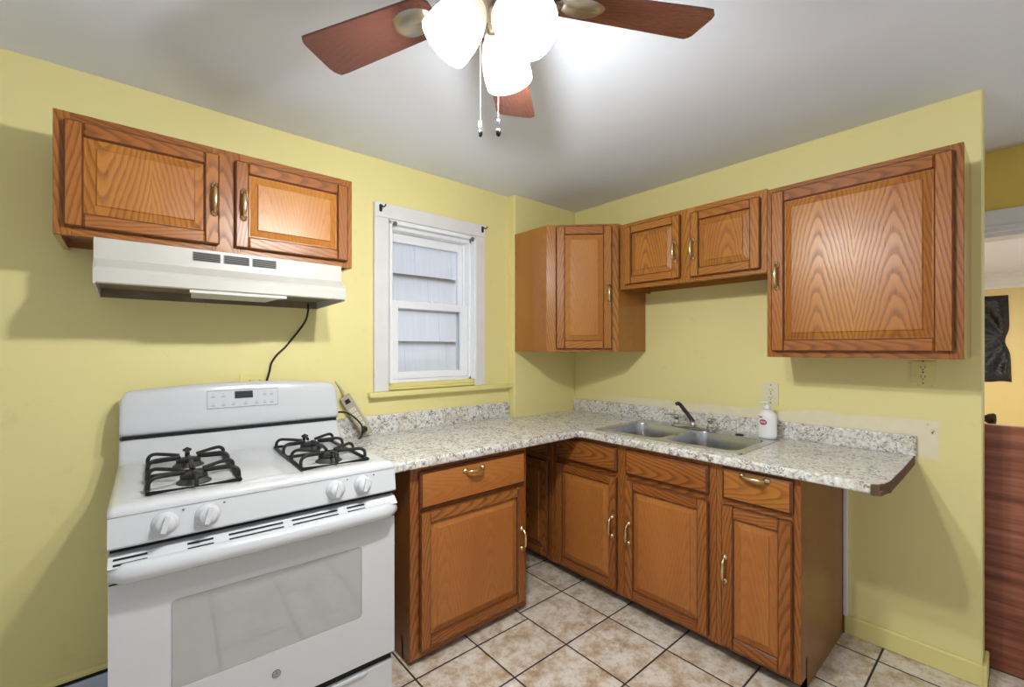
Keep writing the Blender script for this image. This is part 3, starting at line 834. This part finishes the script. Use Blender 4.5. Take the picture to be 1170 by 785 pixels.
m = MB(); m.lathe([(0.014,0.130),(0.014,0.143),(0.008,0.145),(0.006,0.147),(0.006,0.160),(0.010,0.161),(0.010,0.168)], n=18)
m.tube([(0,0,0.164),(-0.012,0.010,0.165),(-0.026,0.022,0.160)], 0.005, 8); m.build('pump', M['white_plastic'], sb)
def on_oval(t_, z, k=1.012): return Vector((-0.025*k*math.cos(t_), 0.040*k*math.sin(t_), z))
m = MB()
pts = [(0.42*math.cos(2*PI*i/24), 0.0125*math.sin(2*PI*i/24)) for i in range(24)]
m.add([on_oval(0.25+p[0], 0.074+p[1], 1.02) for p in pts] + [on_oval(0.25, 0.074, 1.03)], [(i,(i+1)%24,24) for i in range(24)])
lab = m.build('label', M['red'], sb)
m = MB()
for k in range(5):
    a = 0.25 - 0.26 + 0.11*k
    m.add([on_oval(a,0.070,1.045),on_oval(a+0.06,0.070,1.045),on_oval(a+0.06,0.079,1.045),on_oval(a,0.079,1.045)], [(0,1,2,3)])
m.build('lettering', M['white_plastic'], lab)
m = MB(); m.add([on_oval(0.30,0.094,1.03),on_oval(0.75,0.094,1.03),on_oval(0.75,0.099,1.03),on_oval(0.30,0.099,1.03)], [(0,1,2,3)]); m.build('label', M['red'], sb)

# ------------------------------------------------------------------ wall outlets
def outlet(label, loc, rz, w=0.070, h=0.114, horiz=False, mat='alm', group=None):
    o = thing('wall_outlet', label, 'outlet', loc, rz, group)
    m = MB(); m.prism(rounded_rect(w, h, 0.005), -0.006, 0.0, 'y', b=0.0015); m.build('cover_plate', M[mat], o)
    for s in (-1, 1):
        cx_, cz_ = (s*0.0195, 0) if horiz else (0, s*0.0195)
        m = MB(); m.prism([(cx_+p[0], cz_+p[1]) for p in rounded_rect(0.033, 0.029, 0.012)], -0.0085, -0.005, 'y'); rc = m.build('receptacle', M[mat], o)
        m = MB()
        if horiz:
            m.box(cx_-0.005,cx_+0.004,-0.0092,-0.008,-0.0075,-0.0055); m.box(cx_-0.005,cx_+0.004,-0.0092,-0.008,0.0055,0.0075); m.lathe([(0.0025,0),(0.0025,0.001)], (cx_+0.009,-0.008,0), (0,-1,0), 10)
        else:
            m.box(cx_-0.0075,cx_-0.0055,-0.0092,-0.008,cz_-0.003,cz_+0.006); m.box(cx_+0.0055,cx_+0.0075,-0.0092,-0.008,cz_-0.003,cz_+0.006); m.lathe([(0.0025,0),(0.0025,0.001)], (cx_,-0.008,cz_-0.009), (0,-1,0), 10)
        m.build('slots', M['slot'], rc)
    for zz in ((0,) if horiz else (0,-0.046,0.046)):
        m = MB(); m.lathe([(0.0035,0),(0.003,0.0012)], (0,-0.006,zz), (0,-1,0), 10); m.build('screw', M['vent'], o)
    return o
outlet('almond wall outlet above the worktop behind the soap bottle', (0.0,-1.341,1.086), RB)
outlet('paint-smeared yellow wall outlet under the large right-hand wall cabinet', (0.0,-1.925,1.222), RB, 0.074, 0.092, mat='sill')
outlet('sideways yellow wall outlet just above the range back panel', (-2.10, J, 1.172), 0, 0.118, 0.072, True, mat='sill')

# ------------------------------------------------------------------ range hood
hood = thing('range_hood', 'cream under-cabinet range hood with a slotted vent above the range', 'range hood', (-2.615, -0.262, 1.516))
HW, HD = 0.785, 0.262+J
m = MB()
# profile (y,z): vertical face, shoulder, then visor flaring forward
prof = [(HD,0.162),(0.0,0.162),(0.0,0.096),(-0.012,0.088),(-0.050,0.062),(-0.056,0.050),(-0.056,0.014),(-0.048,0.010),(-0.048,0.046),(0.002,0.082),(0.010,0.150),(HD,0.150)]
m.prism(prof, 0.0055, HW-0.0055, 'x', off=(0,0))
m.build('hood_body', M['hood_enamel'], hood)
for k, xx in enumerate((0.0, HW-0.006)):
    m = MB(); m.prism([(HD,0.162),(0.0,0.162),(0.0,0.096),(-0.056,0.055),(-0.056,0.008),(HD,-0.002)], xx, xx+0.006, 'x'); m.build('side_panel', M['hood_enamel'], hood)
m = MB(); m.box(0.006, HW-0.006, -0.040, HD-0.003, 0.030, 0.036); m.box(0.006, HW-0.006, HD-0.010, HD, -0.002, 0.150); tag(m.build('underside_pan', M['grime'], hood), 'grimy brown underside')
m = MB(); m.prism([(0.260,-0.005),(0.540,-0.005),(0.555,-0.048),(0.245,-0.048)], 0.000, 0.030, 'z'); m.prism([(0.27,0.20),(0.53,0.20),(0.545,-0.005),(0.255,-0.005)], 0.004, 0.030, 'z')
m.build('lamp_lens', M['lens'], hood)
for k in range(3):
    x0 = 0.258 + k*0.0935
    m = MB(); m.box(x0, x0+0.084, -0.0015, 0.002, 0.120, 0.152); vt = m.build('vent', M['vent'], hood)
    m = MB()
    for i in range(5): m.box(x0+0.003, x0+0.081, -0.0024, -0.001, 0.1225+i*0.006, 0.1255+i*0.006)
    m.build('vent_slots', M['slot'], vt)
m = MB(); m.box(0.545, 0.665, -0.0015, 0.001, 0.118, 0.154); cp = m.build('switch_plate', M['white_plastic'], hood)
for k in range(2):
    m = MB(); m.box(0.560+0.040*k, 0.586+0.040*k, -0.007, -0.001, 0.128, 0.144, b=0.002); m.build('rocker_switch', M['vinyl'], cp)
m = MB()
for i in range(3): m.box(0.640, 0.660, -0.0022, -0.001, 0.128+0.008*i, 0.132+0.008*i)
m.box(0.560,0.582,-0.0022,-0.001,0.1215,0.1235); m.box(0.600,0.622,-0.0022,-0.001,0.1215,0.1235)
m.build('print', M['greyprint'], cp)
m = MB(); cordpts = catmull([(0.735,0.300,0.02),(0.735,0.302,-0.02),(0.725,0.312,-0.065),(0.690,0.315,-0.120),(0.640,0.314,-0.185),(0.602,0.313,-0.225),(0.580,0.313,-0.262),(0.572,0.312,-0.300),(0.560,0.312,-0.345)], 6)
m.tube(cordpts, 0.0045, 8); m.build('power_cord', M['black'], hood)

# ------------------------------------------------------------------ range
rg = thing('gas_range', 'white freestanding gas range with black grates under the hood', 'range', (-2.572, -0.672, 0.0), math.radians(-1.5))
RW = 0.777; RD = 0.665
m = MB()
m.box(0.004, RW-0.004, 0.035, RD, 0.035, 0.865, b=0.004)
for xx in (0.03, RW-0.07):
    for yy in (0.06, RD-0.08): m.box(xx, xx+0.04, yy, yy+0.04, 0.0, 0.04)
m.build('body', M['white_enamel'], rg)
# cooktop: rolled front lip, shallow wells, sweeping up at the back
m = MB()
def ctop(a, b_):
    x = RW*a; y = -0.012 + (RD-0.02)*b_
    z = 0.912
    ex = min(x, RW-x); z -= 0.006*max(0, 1-ex/0.02)
    z -= 0.012*max(0, 1-(y+0.012)/0.024)**2
    inwell = (0.055 < x < RW-0.055) and (0.05 < y < 0.545)
    if inwell: z -= 0.006*min(1, min(x-0.055, RW-0.055-x, y-0.05, 0.545-y)/0.015)
    if 0.345 < x < 0.432 and inwell: z += 0.003
    k = max(0.0, (y-0.545)/0.085); k = min(1, k); z += 0.078*k*k*(1.6-0.6*k)
    return (x, y, z)
m.grid(ctop, 60, 60)
b0 = [v for v in m.bm.verts if v.is_boundary] if hasattr(bmesh.types.BMVert,'is_boundary') else []
be = [e for e in m.bm.edges if e.is_boundary]
r = bmesh.ops.extrude_edge_only(m.bm, edges=be)
for v in [q for q in r['geom'] if isinstance(q, bmesh.types.BMVert)]: v.co.z = 0.866 + (0.022 if v.co.y < 0 else 0)
bmesh.ops.recalc_face_normals(m.bm, faces=m.bm.faces)
m.build('cooktop', M['white_enamel'], rg)
# control panel, slightly raked
m = MB(); m.prism([(0.035,0.888),(-0.010,0.888),(-0.022,0.812),(-0.016,0.806),(0.035,0.806)], 0.0, RW, 'x', b=0.002); m.build('control_panel', M['white_enamel'], rg)
for i, kx in enumerate((0.117, 0.212, 0.565, 0.657)):
    m = MB(); nrm = Vector((0,-1,0.155)).normalized(); c0 = Vector((kx, -0.0165, 0.850))
    m.lathe([(0.031,0),(0.030,0.003),(0.0235,0.006),(0.0225,0.022),(0.019,0.027),(0.001,0.028)], c0, nrm, 26)
    kb = m.build('knob', M['white_enamel'], rg)
    m = MB(); u = Vector((0.25,0,0.97)); u = (u - nrm*u.dot(nrm)).normalized(); w_ = nrm.cross(u)
    base = c0 + nrm*0.022
    vv = [base + u*a*0.021 + w_*b_*0.006 + nrm*h for h in (0,0.014) for a, b_ in ((-1,-1),(1,-1),(1,1),(-1,1))]
    m.add(vv, [(3,2,1,0),(4,5,6,7),(0,1,5,4),(1,2,6,5),(2,3,7,6),(3,0,4,7)]); bmesh.ops.recalc_face_normals(m.bm, faces=m.bm.faces); m.build('knob_grip', M['white_enamel'], kb)
    m = MB(); dz = 0.026; m.lathe([(0.0028,0),(0.0026,0.0008)], c0 + Vector((0.040, dz*0.158-0.0004, dz)), nrm, 8); m.build('dial_mark', M['darkprint'], rg)
m = MB(); m.box(0.004, RW-0.004, 0.012, 0.036, 0.784, 0.808); m.build('door_gap', M['slot'], rg)
# oven door
m = MB()
wx0, wx1, wz0, wz1 = 0.130, 0.655, 0.388, 0.634
y0, y1 = -0.012, 0.033
bm = m.bm
def redge(pts, y):
    vs = [bm.verts.new((x,y,z)) for x, z in pts]
    return [bm.edges.new((vs[i], vs[(i+1)%len(vs)])) for i in range(len(vs))]
wc = ((wx0+wx1)/2, (wz0+wz1)/2)
eo_ = redge([(0.002,0.222),(RW-0.002,0.222),(RW-0.002,0.784),(0.002,0.784)], y0)
ei_ = redge([(wc[0]+p[0], wc[1]+p[1]) for p in rounded_rect(wx1-wx0, wz1-wz0, 0.012)], y0)
bmesh.ops.triangle_fill(bm, edges=eo_+ei_, use_beauty=True)
ex = bmesh.ops.extrude_face_region(bm, geom=list(bm.faces))
bmesh.ops.translate(bm, vec=(0,y1-y0,0), verts=[v for v in ex['geom'] if isinstance(v, bmesh.types.BMVert)])
bmesh.ops.recalc_face_normals(bm, faces=bm.faces)
# sloping top with vent strip
m.prism([(-0.012,0.772),(-0.038,0.766),(-0.012,0.786),(0.030,0.792),(0.030,0.775)], 0.002, RW-0.002, 'x')
door = m.build('oven_door', M['white_enamel'], rg)
m = MB(); m.prism(rounded_rect(wx1-wx0-0.002, wz1-wz0-0.002, 0.010), -0.0110, -0.002, 'y'); o_ = m.build('oven_window', M['oven_glass'], door); o_.location = ((wx0+wx1)/2, 0, (wz0+wz1)/2)
m = MB()
hp = []
N_ = 24
sec = [(0.0,0.0),(0.010,0.026),(-0.004,0.036),(-0.030,0.032),(-0.044,0.016),(-0.044,-0.004),(-0.032,-0.014),(-0.012,-0.016)]
sec = [(-0.006,0.008),(-0.014,0.024),(-0.030,0.030),(-0.046,0.022),(-0.053,0.006),(-0.050,-0.012),(-0.038,-0.022),(-0.020,-0.022),(-0.008,-0.012)]
v = []
for i in range(N_+1):
    a = i/N_; x = 0.002 + (RW-0.004)*a
    bow = 0.010*(1-(2*a-1)**2); e_ = min(1, min(a,1-a)/0.03); sc = 0.55+0.45*math.sqrt(e_)
    for y_, z_ in sec: v.append((x, -0.010 + (y_+0.006)*sc - bow*(y_ < -0.01), 0.744 + z_*sc))
n_ = len(sec)
f = [(i*n_+k, i*n_+(k+1)%n_, (i+1)*n_+(k+1)%n_, (i+1)*n_+k) for i in range(N_) for k in range(n_)] + [tuple(range(n_-1,-1,-1)), tuple(range(N_*n_,(N_+1)*n_))]
vs, fs = m.add(v, f, smooth=True); bmesh.ops.recalc_face_normals(m.bm, faces=fs)
m.build('handle', M['white_enamel'], door)
m = MB(); m.box(0.004, RW-0.004, -0.016, -0.011, 0.716, 0.7185); m.build('handle_gap', M['slot'], door)
m = MB()
def vslot(a, b_):
    for r_ in range(2):
        ya, za = -0.0175-0.0125*r_, 0.7822-0.0095*r_
        m.add([(a,ya,za+0.0012),(b_,ya,za+0.0012),(b_,ya-0.005,za-0.0027),(a,ya-0.005,za-0.0027)], [(0,1,2,3)])
for a, b_ in ((0.012,0.080),(0.165,0.225),(0.262,0.405),(0.430,0.570),(0.600,0.660)): vslot(a, b_)
m.build('vent_slots', M['slot'], door)
# round maker's badge
m = MB(); m.lathe([(0.0125,0),(0.0125,0.0015),(0.0105,0.0022),(0.001,0.0022)], (0.388,-0.012,0.316), (0,-1,0), 24); bd = m.build('badge', M['darkprint'], door)
m = MB()
ring_ = [(0.388+0.0095*math.cos(2*PI*i/24), -0.0146, 0.316+0.0095*math.sin(2*PI*i/24)) for i in range(24)]
m.tube(ring_, 0.0007, 6, closed=True)
for s in (-1, 1):
    m.tube(catmull([(0.388+s*0.0005,-0.0146,0.316+0.003),(0.388+s*0.004,-0.0146,0.316+0.0055),(0.388+s*0.0068,-0.0146,0.316+0.001),(0.388+s*0.004,-0.0146,0.316-0.005),(0.388+s*0.001,-0.0146,0.316-0.002),(0.388+s*0.005,-0.0146,0.316)],4), 0.0007, 6)
m.build('monogram', M['white_enamel'], bd)
# storage drawer
m = MB(); m.box(0.004, RW-0.004, 0.000, 0.034, 0.050, 0.190, b=0.006, seg=2); m.box(0.10, RW-0.10, -0.006, 0.004, 0.175, 0.188, b=0.003); m.build('storage_drawer', M['white_enamel'], rg)
m = MB(); m.box(0.006, RW-0.006, 0.008, 0.036, 0.188, 0.224); m.build('drawer_gap', M['slot'], rg)
# back guard
m = MB()
def bg(a, b_):
    x = RW*a
    arch = 0.022*(1-(2*a-1)**2); e_ = min(a, 1-a)*RW; rc = 0.030
    cut = rc - math.sqrt(max(0, rc*rc-(rc-min(e_,rc))**2))
    zt = 1.158 + arch - cut
    P_ = [(0.645,0.99),(0.628,0.995),(0.614,1.006),(0.612,1.020),(0.622,1.075),(0.634,1.135),(0.640,1.150),(0.652,1.158),(0.672,1.158),(0.682,1.150),(0.684,0.90)]
    t_ = b_*(len(P_)-1); i = min(int(t_), len(P_)-2); w_ = t_-i
    y = P_[i][0]*(1-w_)+P_[i+1][0]*w_; z = P_[i][1]*(1-w_)+P_[i+1][1]*w_
    q = max(0, min(1, (z-1.02)/0.138)) if b_ < 0.95 else 0
    return (x, y, z + (zt-1.158)*q)
m.grid(bg, 60, 20)
be = [e for e in m.bm.edges if e.is_boundary and (all(v.co.x < 1e-4 for v in e.verts) or all(v.co.x > RW-1e-4 for v in e.verts))]
for side in (0, RW):
    vs = sorted([v for v in m.bm.verts if abs(v.co.x-side) < 1e-4], key=lambda v: m.bm.verts[:].index(v)) if False else [v for v in m.bm.verts if abs(v.co.x-side) < 1e-4]
    try: m.bm.faces.new(vs if side else vs[::-1])
    except ValueError: pass
bmesh.ops.recalc_face_normals(m.bm, faces=m.bm.faces)
gd = m.build('backguard', M['white_enamel'], rg)
m = MB(); m.box(0.006, RW-0.006, 0.622, 0.640, 0.984, 0.996); m.build('backguard_gap', M['slot'], rg)
# control display: tilted with the face of the guard
def onface(x, s, lift):     # s from 0 at z=1.02 to 1 at z=1.135
    z = 1.020+0.115*s
    a = x/RW; z2 = z + 0.022*(1-(2*a-1)**2)*max(0, min(1, (z-1.02)/0.138))
    y = 0.612+0.010*s/0.478 if s < 0.478 else 0.622+0.012*(s-0.478)/0.522
    return Vector((x, y-lift, z2 + 0.15*lift))
def plate(name, x0, x1, s0, s1, lift, mat, par, bv=0):
    m = MB(); v = [onface(x0,s0,lift),onface(x1,s0,lift),onface(x1,s1,lift),onface(x0,s1,lift)] + [onface(x0,s0,-0.001),onface(x1,s0,-0.001),onface(x1,s1,-0.001),onface(x0,s1,-0.001)]
    m.add(v, [(0,1,2,3),(7,6,5,4),(0,4,5,1),(1,5,6,2),(2,6,7,3),(3,7,4,0)]); bmesh.ops.recalc_face_normals(m.bm, faces=m.bm.faces)
    return m.build(name, mat, par)
pp = plate('clock_panel', 0.262, 0.524, 0.42, 0.985, 0.0016, M['white_enamel'], gd)
m = MB(); m.tube([onface(0.265,0.44,0.0018),onface(0.393,0.44,0.0018),onface(0.521,0.44,0.0018),onface(0.521,0.97,0.0018),onface(0.393,0.97,0.0018),onface(0.265,0.97,0.0018)], 0.0009, 5, closed=True); m.build('outline', M['darkprint'], pp)
plate('display', 0.360, 0.426, 0.70, 0.92, 0.0032, M['display'], pp)
for k, xx in enumerate((0.285,0.320,0.355,0.400,0.440,0.470,0.497)):
    for r_, s_ in enumerate((0.50, 0.76)):
        if r_ == 1 and xx in (0.355,0.400,0.440): continue
        plate('button', xx-0.006, xx+0.006, s_, s_+0.045, 0.0032, M['greyprint'], pp)
        plate('button', xx-0.003, xx+0.003, s_+0.085, s_+0.105, 0.0032, M['greyprint'], pp)
# burners + grates
burner_y = (0.165, 0.415)
for gx in (0.192, 0.598):
    for by in burner_y:
        m = MB(); m.lathe([(0.046,0.0),(0.045,0.004),(0.038,0.006),(0.036,0.014),(0.034,0.016)], (gx,by,0.906), (0,0,1), 28)
        bn = m.build('burner', M['burner'], rg)
        m = MB(); m.lathe([(0.033,0.016),(0.036,0.018),(0.036,0.023),(0.030,0.027),(0.001,0.028)], (gx,by,0.906), (0,0,1), 28); m.build('burner_cap', M['iron'], bn)
    m = MB(); hw = 0.112; ya, yb = 0.075, 0.505; zb = 0.913; zt = 0.948; R = 0.0060
    m.tube([(gx-hw,ya,zb),(gx+hw,ya,zb),(gx+hw,yb,zb),(gx-hw,yb,zb)], R, 8, closed=True)
    m.tube([(gx-hw,(ya+yb)/2,zb),(gx+hw,(ya+yb)/2,zb)], R, 8)
    for by in burner_y:
        for s in (-1, 1):
            for dy in (-0.062, 0.062):
                q = by+dy
                m.tube(catmull([(gx+s*hw,q,zb),(gx+s*(hw-0.002),q,zb+0.024),(gx+s*(hw-0.016),q-dy*0.05,zt),(gx+s*0.070,by+dy*0.72,zt-0.001),(gx+s*0.026,by+dy*0.30,zt-0.006)],4), R, 8)
        for s in (-1, 1):
            e_ = ya if (by < 0.3 and s < 0) else (yb if (by > 0.3 and s > 0) else (ya+yb)/2)
            m.tube(catmull([(gx,e_,zb),(gx,e_-s*0.002,zb+0.026),(gx,e_-s*0.018,zt),(gx,by+s*0.055,zt-0.001),(gx,by+s*0.028,zt-0.006)],4), R, 8)
    m.tube([(gx-0.012,yb-0.014,zt-0.002),(gx,yb-0.014,zt+0.006),(gx+0.012,yb-0.014,zt-0.002)], 0.005, 6)
    m.build('burner_grate', M['iron'], rg)

# power strip leaning in the corner between range and splash board, with the range's plug in it
ps = thing('power_strip', 'grey-beige power strip leaning against the wall beside the range', 'power strip', (0,0,0))
b0 = Vector((-1.602, -0.004, CT+0.015)); b1 = Vector((-1.706, 0.040, 1.082))
e = (b1-b0).normalized(); LL = (b1-b0).length
nrm = Vector((-0.42,-1,0.10)); nrm = (nrm - e*nrm.dot(e)).normalized(); sd = e.cross(nrm).normalized()
Mx = Matrix((( sd.x, e.x, nrm.x, b0.x),(sd.y, e.y, nrm.y, b0.y),(sd.z, e.z, nrm.z, b0.z),(0,0,0,1)))
ps.matrix_world = Mx
m = MB(); m.box(-0.028, 0.028, 0.0, LL, -0.012, 0.014, b=0.006, seg=2); m.build('strip_body', M['beige'], ps)
m = MB(); m.box(-0.012, 0.012, LL-0.042, LL-0.020, 0.013, 0.020, b=0.002); m.build('switch', M['black'], ps)
for k in range(5):
    m = MB(); yy = 0.035 + 0.028*k
    m.box(-0.015, 0.015, yy-0.011, yy+0.011, 0.013, 0.0155, b=0.001); so = m.build('socket', M['alm'], ps)
    m = MB(); m.box(-0.007,-0.005,yy-0.004,yy+0.004,0.0152,0.0162); m.box(0.005,0.007,yy-0.004,yy+0.004,0.0152,0.0162); m.build('slots', M['slot'], so)
m = MB(); m.tube(catmull([(0,LL-0.002,0),(0.004,LL+0.03,-0.004),(0.0,LL+0.07,-0.010),(-0.004,LL+0.11,-0.014)],5), 0.0045, 8); m.build('cord', M['beige'], ps)
rot_ = Matrix.Rotation(math.radians(1.5), 4, 'Z')
m = MB()
q = lambda x, y, z: rot_ @ Vector((x+2.572, y+0.672, z))
e0 = b0 + e*0.035 + nrm*0.040
m.tube(catmull([q(-1.80,0.02,0.985),q(-1.765,0.008,1.006),q(-1.718,-0.012,1.006),q(-1.678,-0.035,0.975),q(-1.652,-0.050,0.935),q(-1.652,-0.052,0.895),q(-1.668,-0.05,CT+0.006)],6), 0.0045, 8)
pc = m.build('power_cord', M['black'], rg)
m = MB(); a = Vector(q(*(b0+e*0.035+nrm*0.0155))); b_ = Vector(q(*(b0+e*0.035+nrm*0.040))); cc = Vector(q(-1.652,-0.052,0.900))
m.tube([a, b_, (b_+cc)/2 + Vector((0,0,0.004)), cc], [0.015,0.014,0.009,0.005], 12); m.build('plug', M['black'], pc)

# ------------------------------------------------------------------ ceiling fan with lit shades
FXc, FYc, FZ = -1.913, -1.418, 2.125
cz = ceil_z(FXc, FYc)
fan = thing('ceiling_fan', 'ceiling fan with dark red-brown blades and three lit white glass shades', 'ceiling fan', (FXc, FYc, 0))
m = MB(); m.lathe([(0.075,cz+0.004),(0.075,cz-0.020),(0.060,cz-0.045),(0.030,cz-0.055),(0.022,cz-0.060)], n=32); m.build('canopy', M['nickel'], fan)
m = MB(); m.lathe([(0.022,cz-0.058),(0.022,FZ+0.075),(0.070,FZ+0.070),(0.100,FZ+0.050),(0.108,FZ+0.020),(0.100,FZ+0.004),(0.085,FZ-0.012),(0.060,FZ-0.020)], n=36); m.build('motor_housing', M['nickel'], fan)
m = MB(); m.lathe([(0.046,FZ-0.010),(0.044,FZ-0.024),(0.036,FZ-0.036),(0.022,FZ-0.048),(0.012,FZ-0.056),(0.010,FZ-0.066),(0.001,FZ-0.070)], n=32); kit = m.build('light_kit', M['nickel'], fan)
for ang in (114.0, 42.4, -29.6, -101.6, -173.6):
    m = MB()
    L0, L1 = 0.165, 0.535; pitch_ = math.radians(11); th = 0.006
    sh = []
    for i in range(13):
        s = i/12; sh.append((L0+(L1-0.012-L0)*s, 0.050+0.018*s))
    prof = [(x_, w_) for x_, w_ in sh] + [(L1-0.003, 0.058), (L1, 0.046)]
    low = [(L1+0.0, -0.036), (L1-0.004,-0.052), (L1-0.016,-0.066)] + [(x_, -w_) for x_, w_ in reversed(sh[:-1])] 
    pts = [(L0-0.015, 0.030)] + prof + low + [(L0-0.015,-0.030)]
    n_ = len(pts)
    def tw(p, z): return (p[0], p[1]*math.cos(pitch_), FZ + p[1]*math.sin(pitch_) + z)
    v = [tw(p,-th/2) for p in pts] + [tw(p,th/2) for p in pts]
    f = [tuple(range(n_-1,-1,-1)), tuple(range(n_,2*n_))] + [(i,(i+1)%n_,n_+(i+1)%n_,n_+i) for i in range(n_)]
    m.add(v, f, 0, (0.10, rnd.uniform(-2,2))); bmesh.ops.recalc_face_normals(m.bm, faces=m.bm.faces)
    bl = m.build('blade', M['mahogany'], fan); bl.rotation_euler = (0,0,math.radians(ang))
    m = MB()
    m.tube([(0.075,0,FZ-0.004),(0.12,0,FZ-0.010),(0.165,0,FZ-0.010)], [0.016,0.012,0.012], 10)
    pl = [(0.215+0.060*math.cos(2*PI*i/24), 0.036*math.sin(2*PI*i/24)) for i in range(24)]
    v = [tw(p,-th/2-0.012) if True else 0 for p in [((q[0]-0.215)*0.7+0.215, q[1]*0.7) for q in pl]] + [tw(p,-th/2+0.0005) for p in pl]
    m.add(v, [tuple(range(23,-1,-1))] + [(i,(i+1)%24,24+(i+1)%24,24+i) for i in range(24)], smooth=True); bmesh.ops.recalc_face_normals(m.bm, faces=m.bm.faces)
    m.build('blade_iron', M['nickel'], bl)
view = math.radians(49.19)
for ca, tl, rn, zn in ((16, 58, 0.050, 2.078), (136, 50, 0.040, 2.054), (-96, 38, 0.026, 2.100)):
    az = view - math.radians(ca); d = Vector((math.cos(az), math.sin(az), 0))
    tilt = math.radians(tl)
    ax = d*math.sin(tilt) + Vector((0,0,-math.cos(tilt)))
    p2 = d*rn + Vector((0,0,zn)) - ax*0.020
    p1 = p2 - ax*0.018; p0 = d*0.012 + Vector((0,0,FZ-0.020))
    m = MB(); m.tube(catmull([p0, p0*0.5+p1*0.5+Vector((0,0,0.006)), p1, p2],5), 0.009, 10)
    m.lathe([(0.012,-0.004),(0.024,0.002),(0.026,0.028),(0.024,0.030)], p2, ax, 20); arm = m.build('lamp_arm', M['nickel'], kit)
    hold = MB()
    prof = [(0.024,-0.010),(0.032,-0.018),(0.044,-0.036),(0.054,-0.064),(0.059,-0.095),(0.060,-0.122),(0.0595,-0.134)]
    inner = [(r_-0.003, h) for r_, h in reversed(prof)]
    hold.lathe(prof+inner, (0,0,0), (0,0,1), 36, cap=False)
    sh_ = hold.build('lamp_shade', M['shade'], kit)
    rot = Vector((0,0,-1)).rotation_difference(ax)
    sh_.rotation_mode = 'QUATERNION'; sh_.rotation_quaternion = rot; sh_.location = p2 + ax*0.012
    m = MB(); m.lathe([(0.012,-0.02),(0.014,-0.045),(0.024,-0.060),(0.027,-0.076),(0.021,-0.090),(0.001,-0.098)], n=20); m.build('bulb', M['bulb'], sh_)
    l = bpy.data.lights.new('fan_bulb_light', 'POINT'); l.energy = LAMP_W; l.shadow_soft_size = 0.03; l.color = (0.95,0.985,0.99)
    lo = bpy.data.objects.new('fan_bulb_light', l); COL.objects.link(lo); lo.parent = sh_; lo.location = (0,0,-0.122)
right = Vector((math.sin(view), -math.cos(view), 0)); fwd = Vector((math.cos(view), math.sin(view), 0))
for off, zt, ze, big_ in ((right*-0.024+fwd*0.03, FZ-0.040, 1.852, False), (right*0.020+fwd*-0.045, FZ-0.040, 1.817, True)):
    m = MB(); z = zt; 
    while z > ze: m.lathe([(0.0005,-0.0020),(0.0018,0),(0.0005,0.0020)], (off.x,off.y,z), (0,0,1), 6, cap=False); z -= 0.0042
    m.tube([(off.x,off.y,zt),(off.x,off.y,ze)], 0.0007, 5)
    ch = m.build('pull_chain', M['nickel'], fan)
    m = MB(); k = 1.15 if big_ else 1.0
    m.lathe([(0.001,0),(0.0035*k,-0.004),(0.0045*k,-0.016),(0.0045*k,-0.024)], (off.x,off.y,ze), (0,0,1), 12); m.build('fob', M['white_plastic' if not big_ else 'chrome'], ch)
    m = MB(); m.lathe([(0.0045*k,-0.024),(0.0052*k,-0.030),(0.004*k,-0.037),(0.001,-0.040)], (off.x,off.y,ze), (0,0,1), 12); m.build('fob_tip', M['iron'], ch)

# ------------------------------------------------------------------ beyond the wall end
m = MB(); m.box(0.175, 0.215, -3.35, -1.50, 0.0, 1.005, b=0.003, g=1)
tag(m.build('wood_panel', M['panel']), 'dark red-brown wood-grain panel standing on edge beyond the yellow wall end', 'panel')
dr = thing('open_door', 'open door edge behind the yellow wall end, showing only its bronze knob', 'door', (0.36, -2.050, 0.0))
m = MB(); m.box(0.0, 0.44, 0.0, 0.035, 0.008, 1.90, b=0.002); m.build('door_leaf', M['white_paint'], dr)
m = MB(); m.lathe([(0.026,0),(0.025,0.006),(0.010,0.010),(0.009,0.030),(0.014,0.034),(0.024,0.048),(0.027,0.062),(0.022,0.070),(0.001,0.072)], (0.06,0.0,1.003), (0,-1,0), 22)
m.build('door_knob', M['bronze'], dr)
bgm = MB()
def bagf(a, b_):
    pinch = math.exp(-((b_-0.47)/0.10)**2)
    wd = 0.58 + 0.03*(1-b_) - 0.045*pinch
    y = -1.47 - wd*a; z = 0.87 + 1.18*b_
    rr_ = math.hypot((b_-0.47)*2.0, 1.0-a)
    fold = 0.022*math.sin(11*math.atan2((b_-0.47)*2.0, 1.0001-a)) * min(1, 1.6*rr_)
    edge = min(a, 1-a, b_, 1-b_)*14
    return (6.5 - 0.006 - (0.05 + fold + 0.02*noise.noise(Vector((a*5,b_*7,1))))*max(0,min(1,edge)), y, z + 0.02*noise.noise(Vector((a*4,0,2)))*(1-b_))
bgm.grid(bagf, 40, 60)
r = bmesh.ops.extrude_face_region(bgm.bm, geom=list(bgm.bm.faces))
for v in [q for q in r['geom'] if isinstance(q, bmesh.types.BMVert)]: v.co.x = 6.4995
bmesh.ops.recalc_face_normals(bgm.bm, faces=bgm.bm.faces)
tag(bgm.build('plastic_bag', M['bag']), 'black plastic bag gathered at one side on the ochre wall of the far room', 'bag')
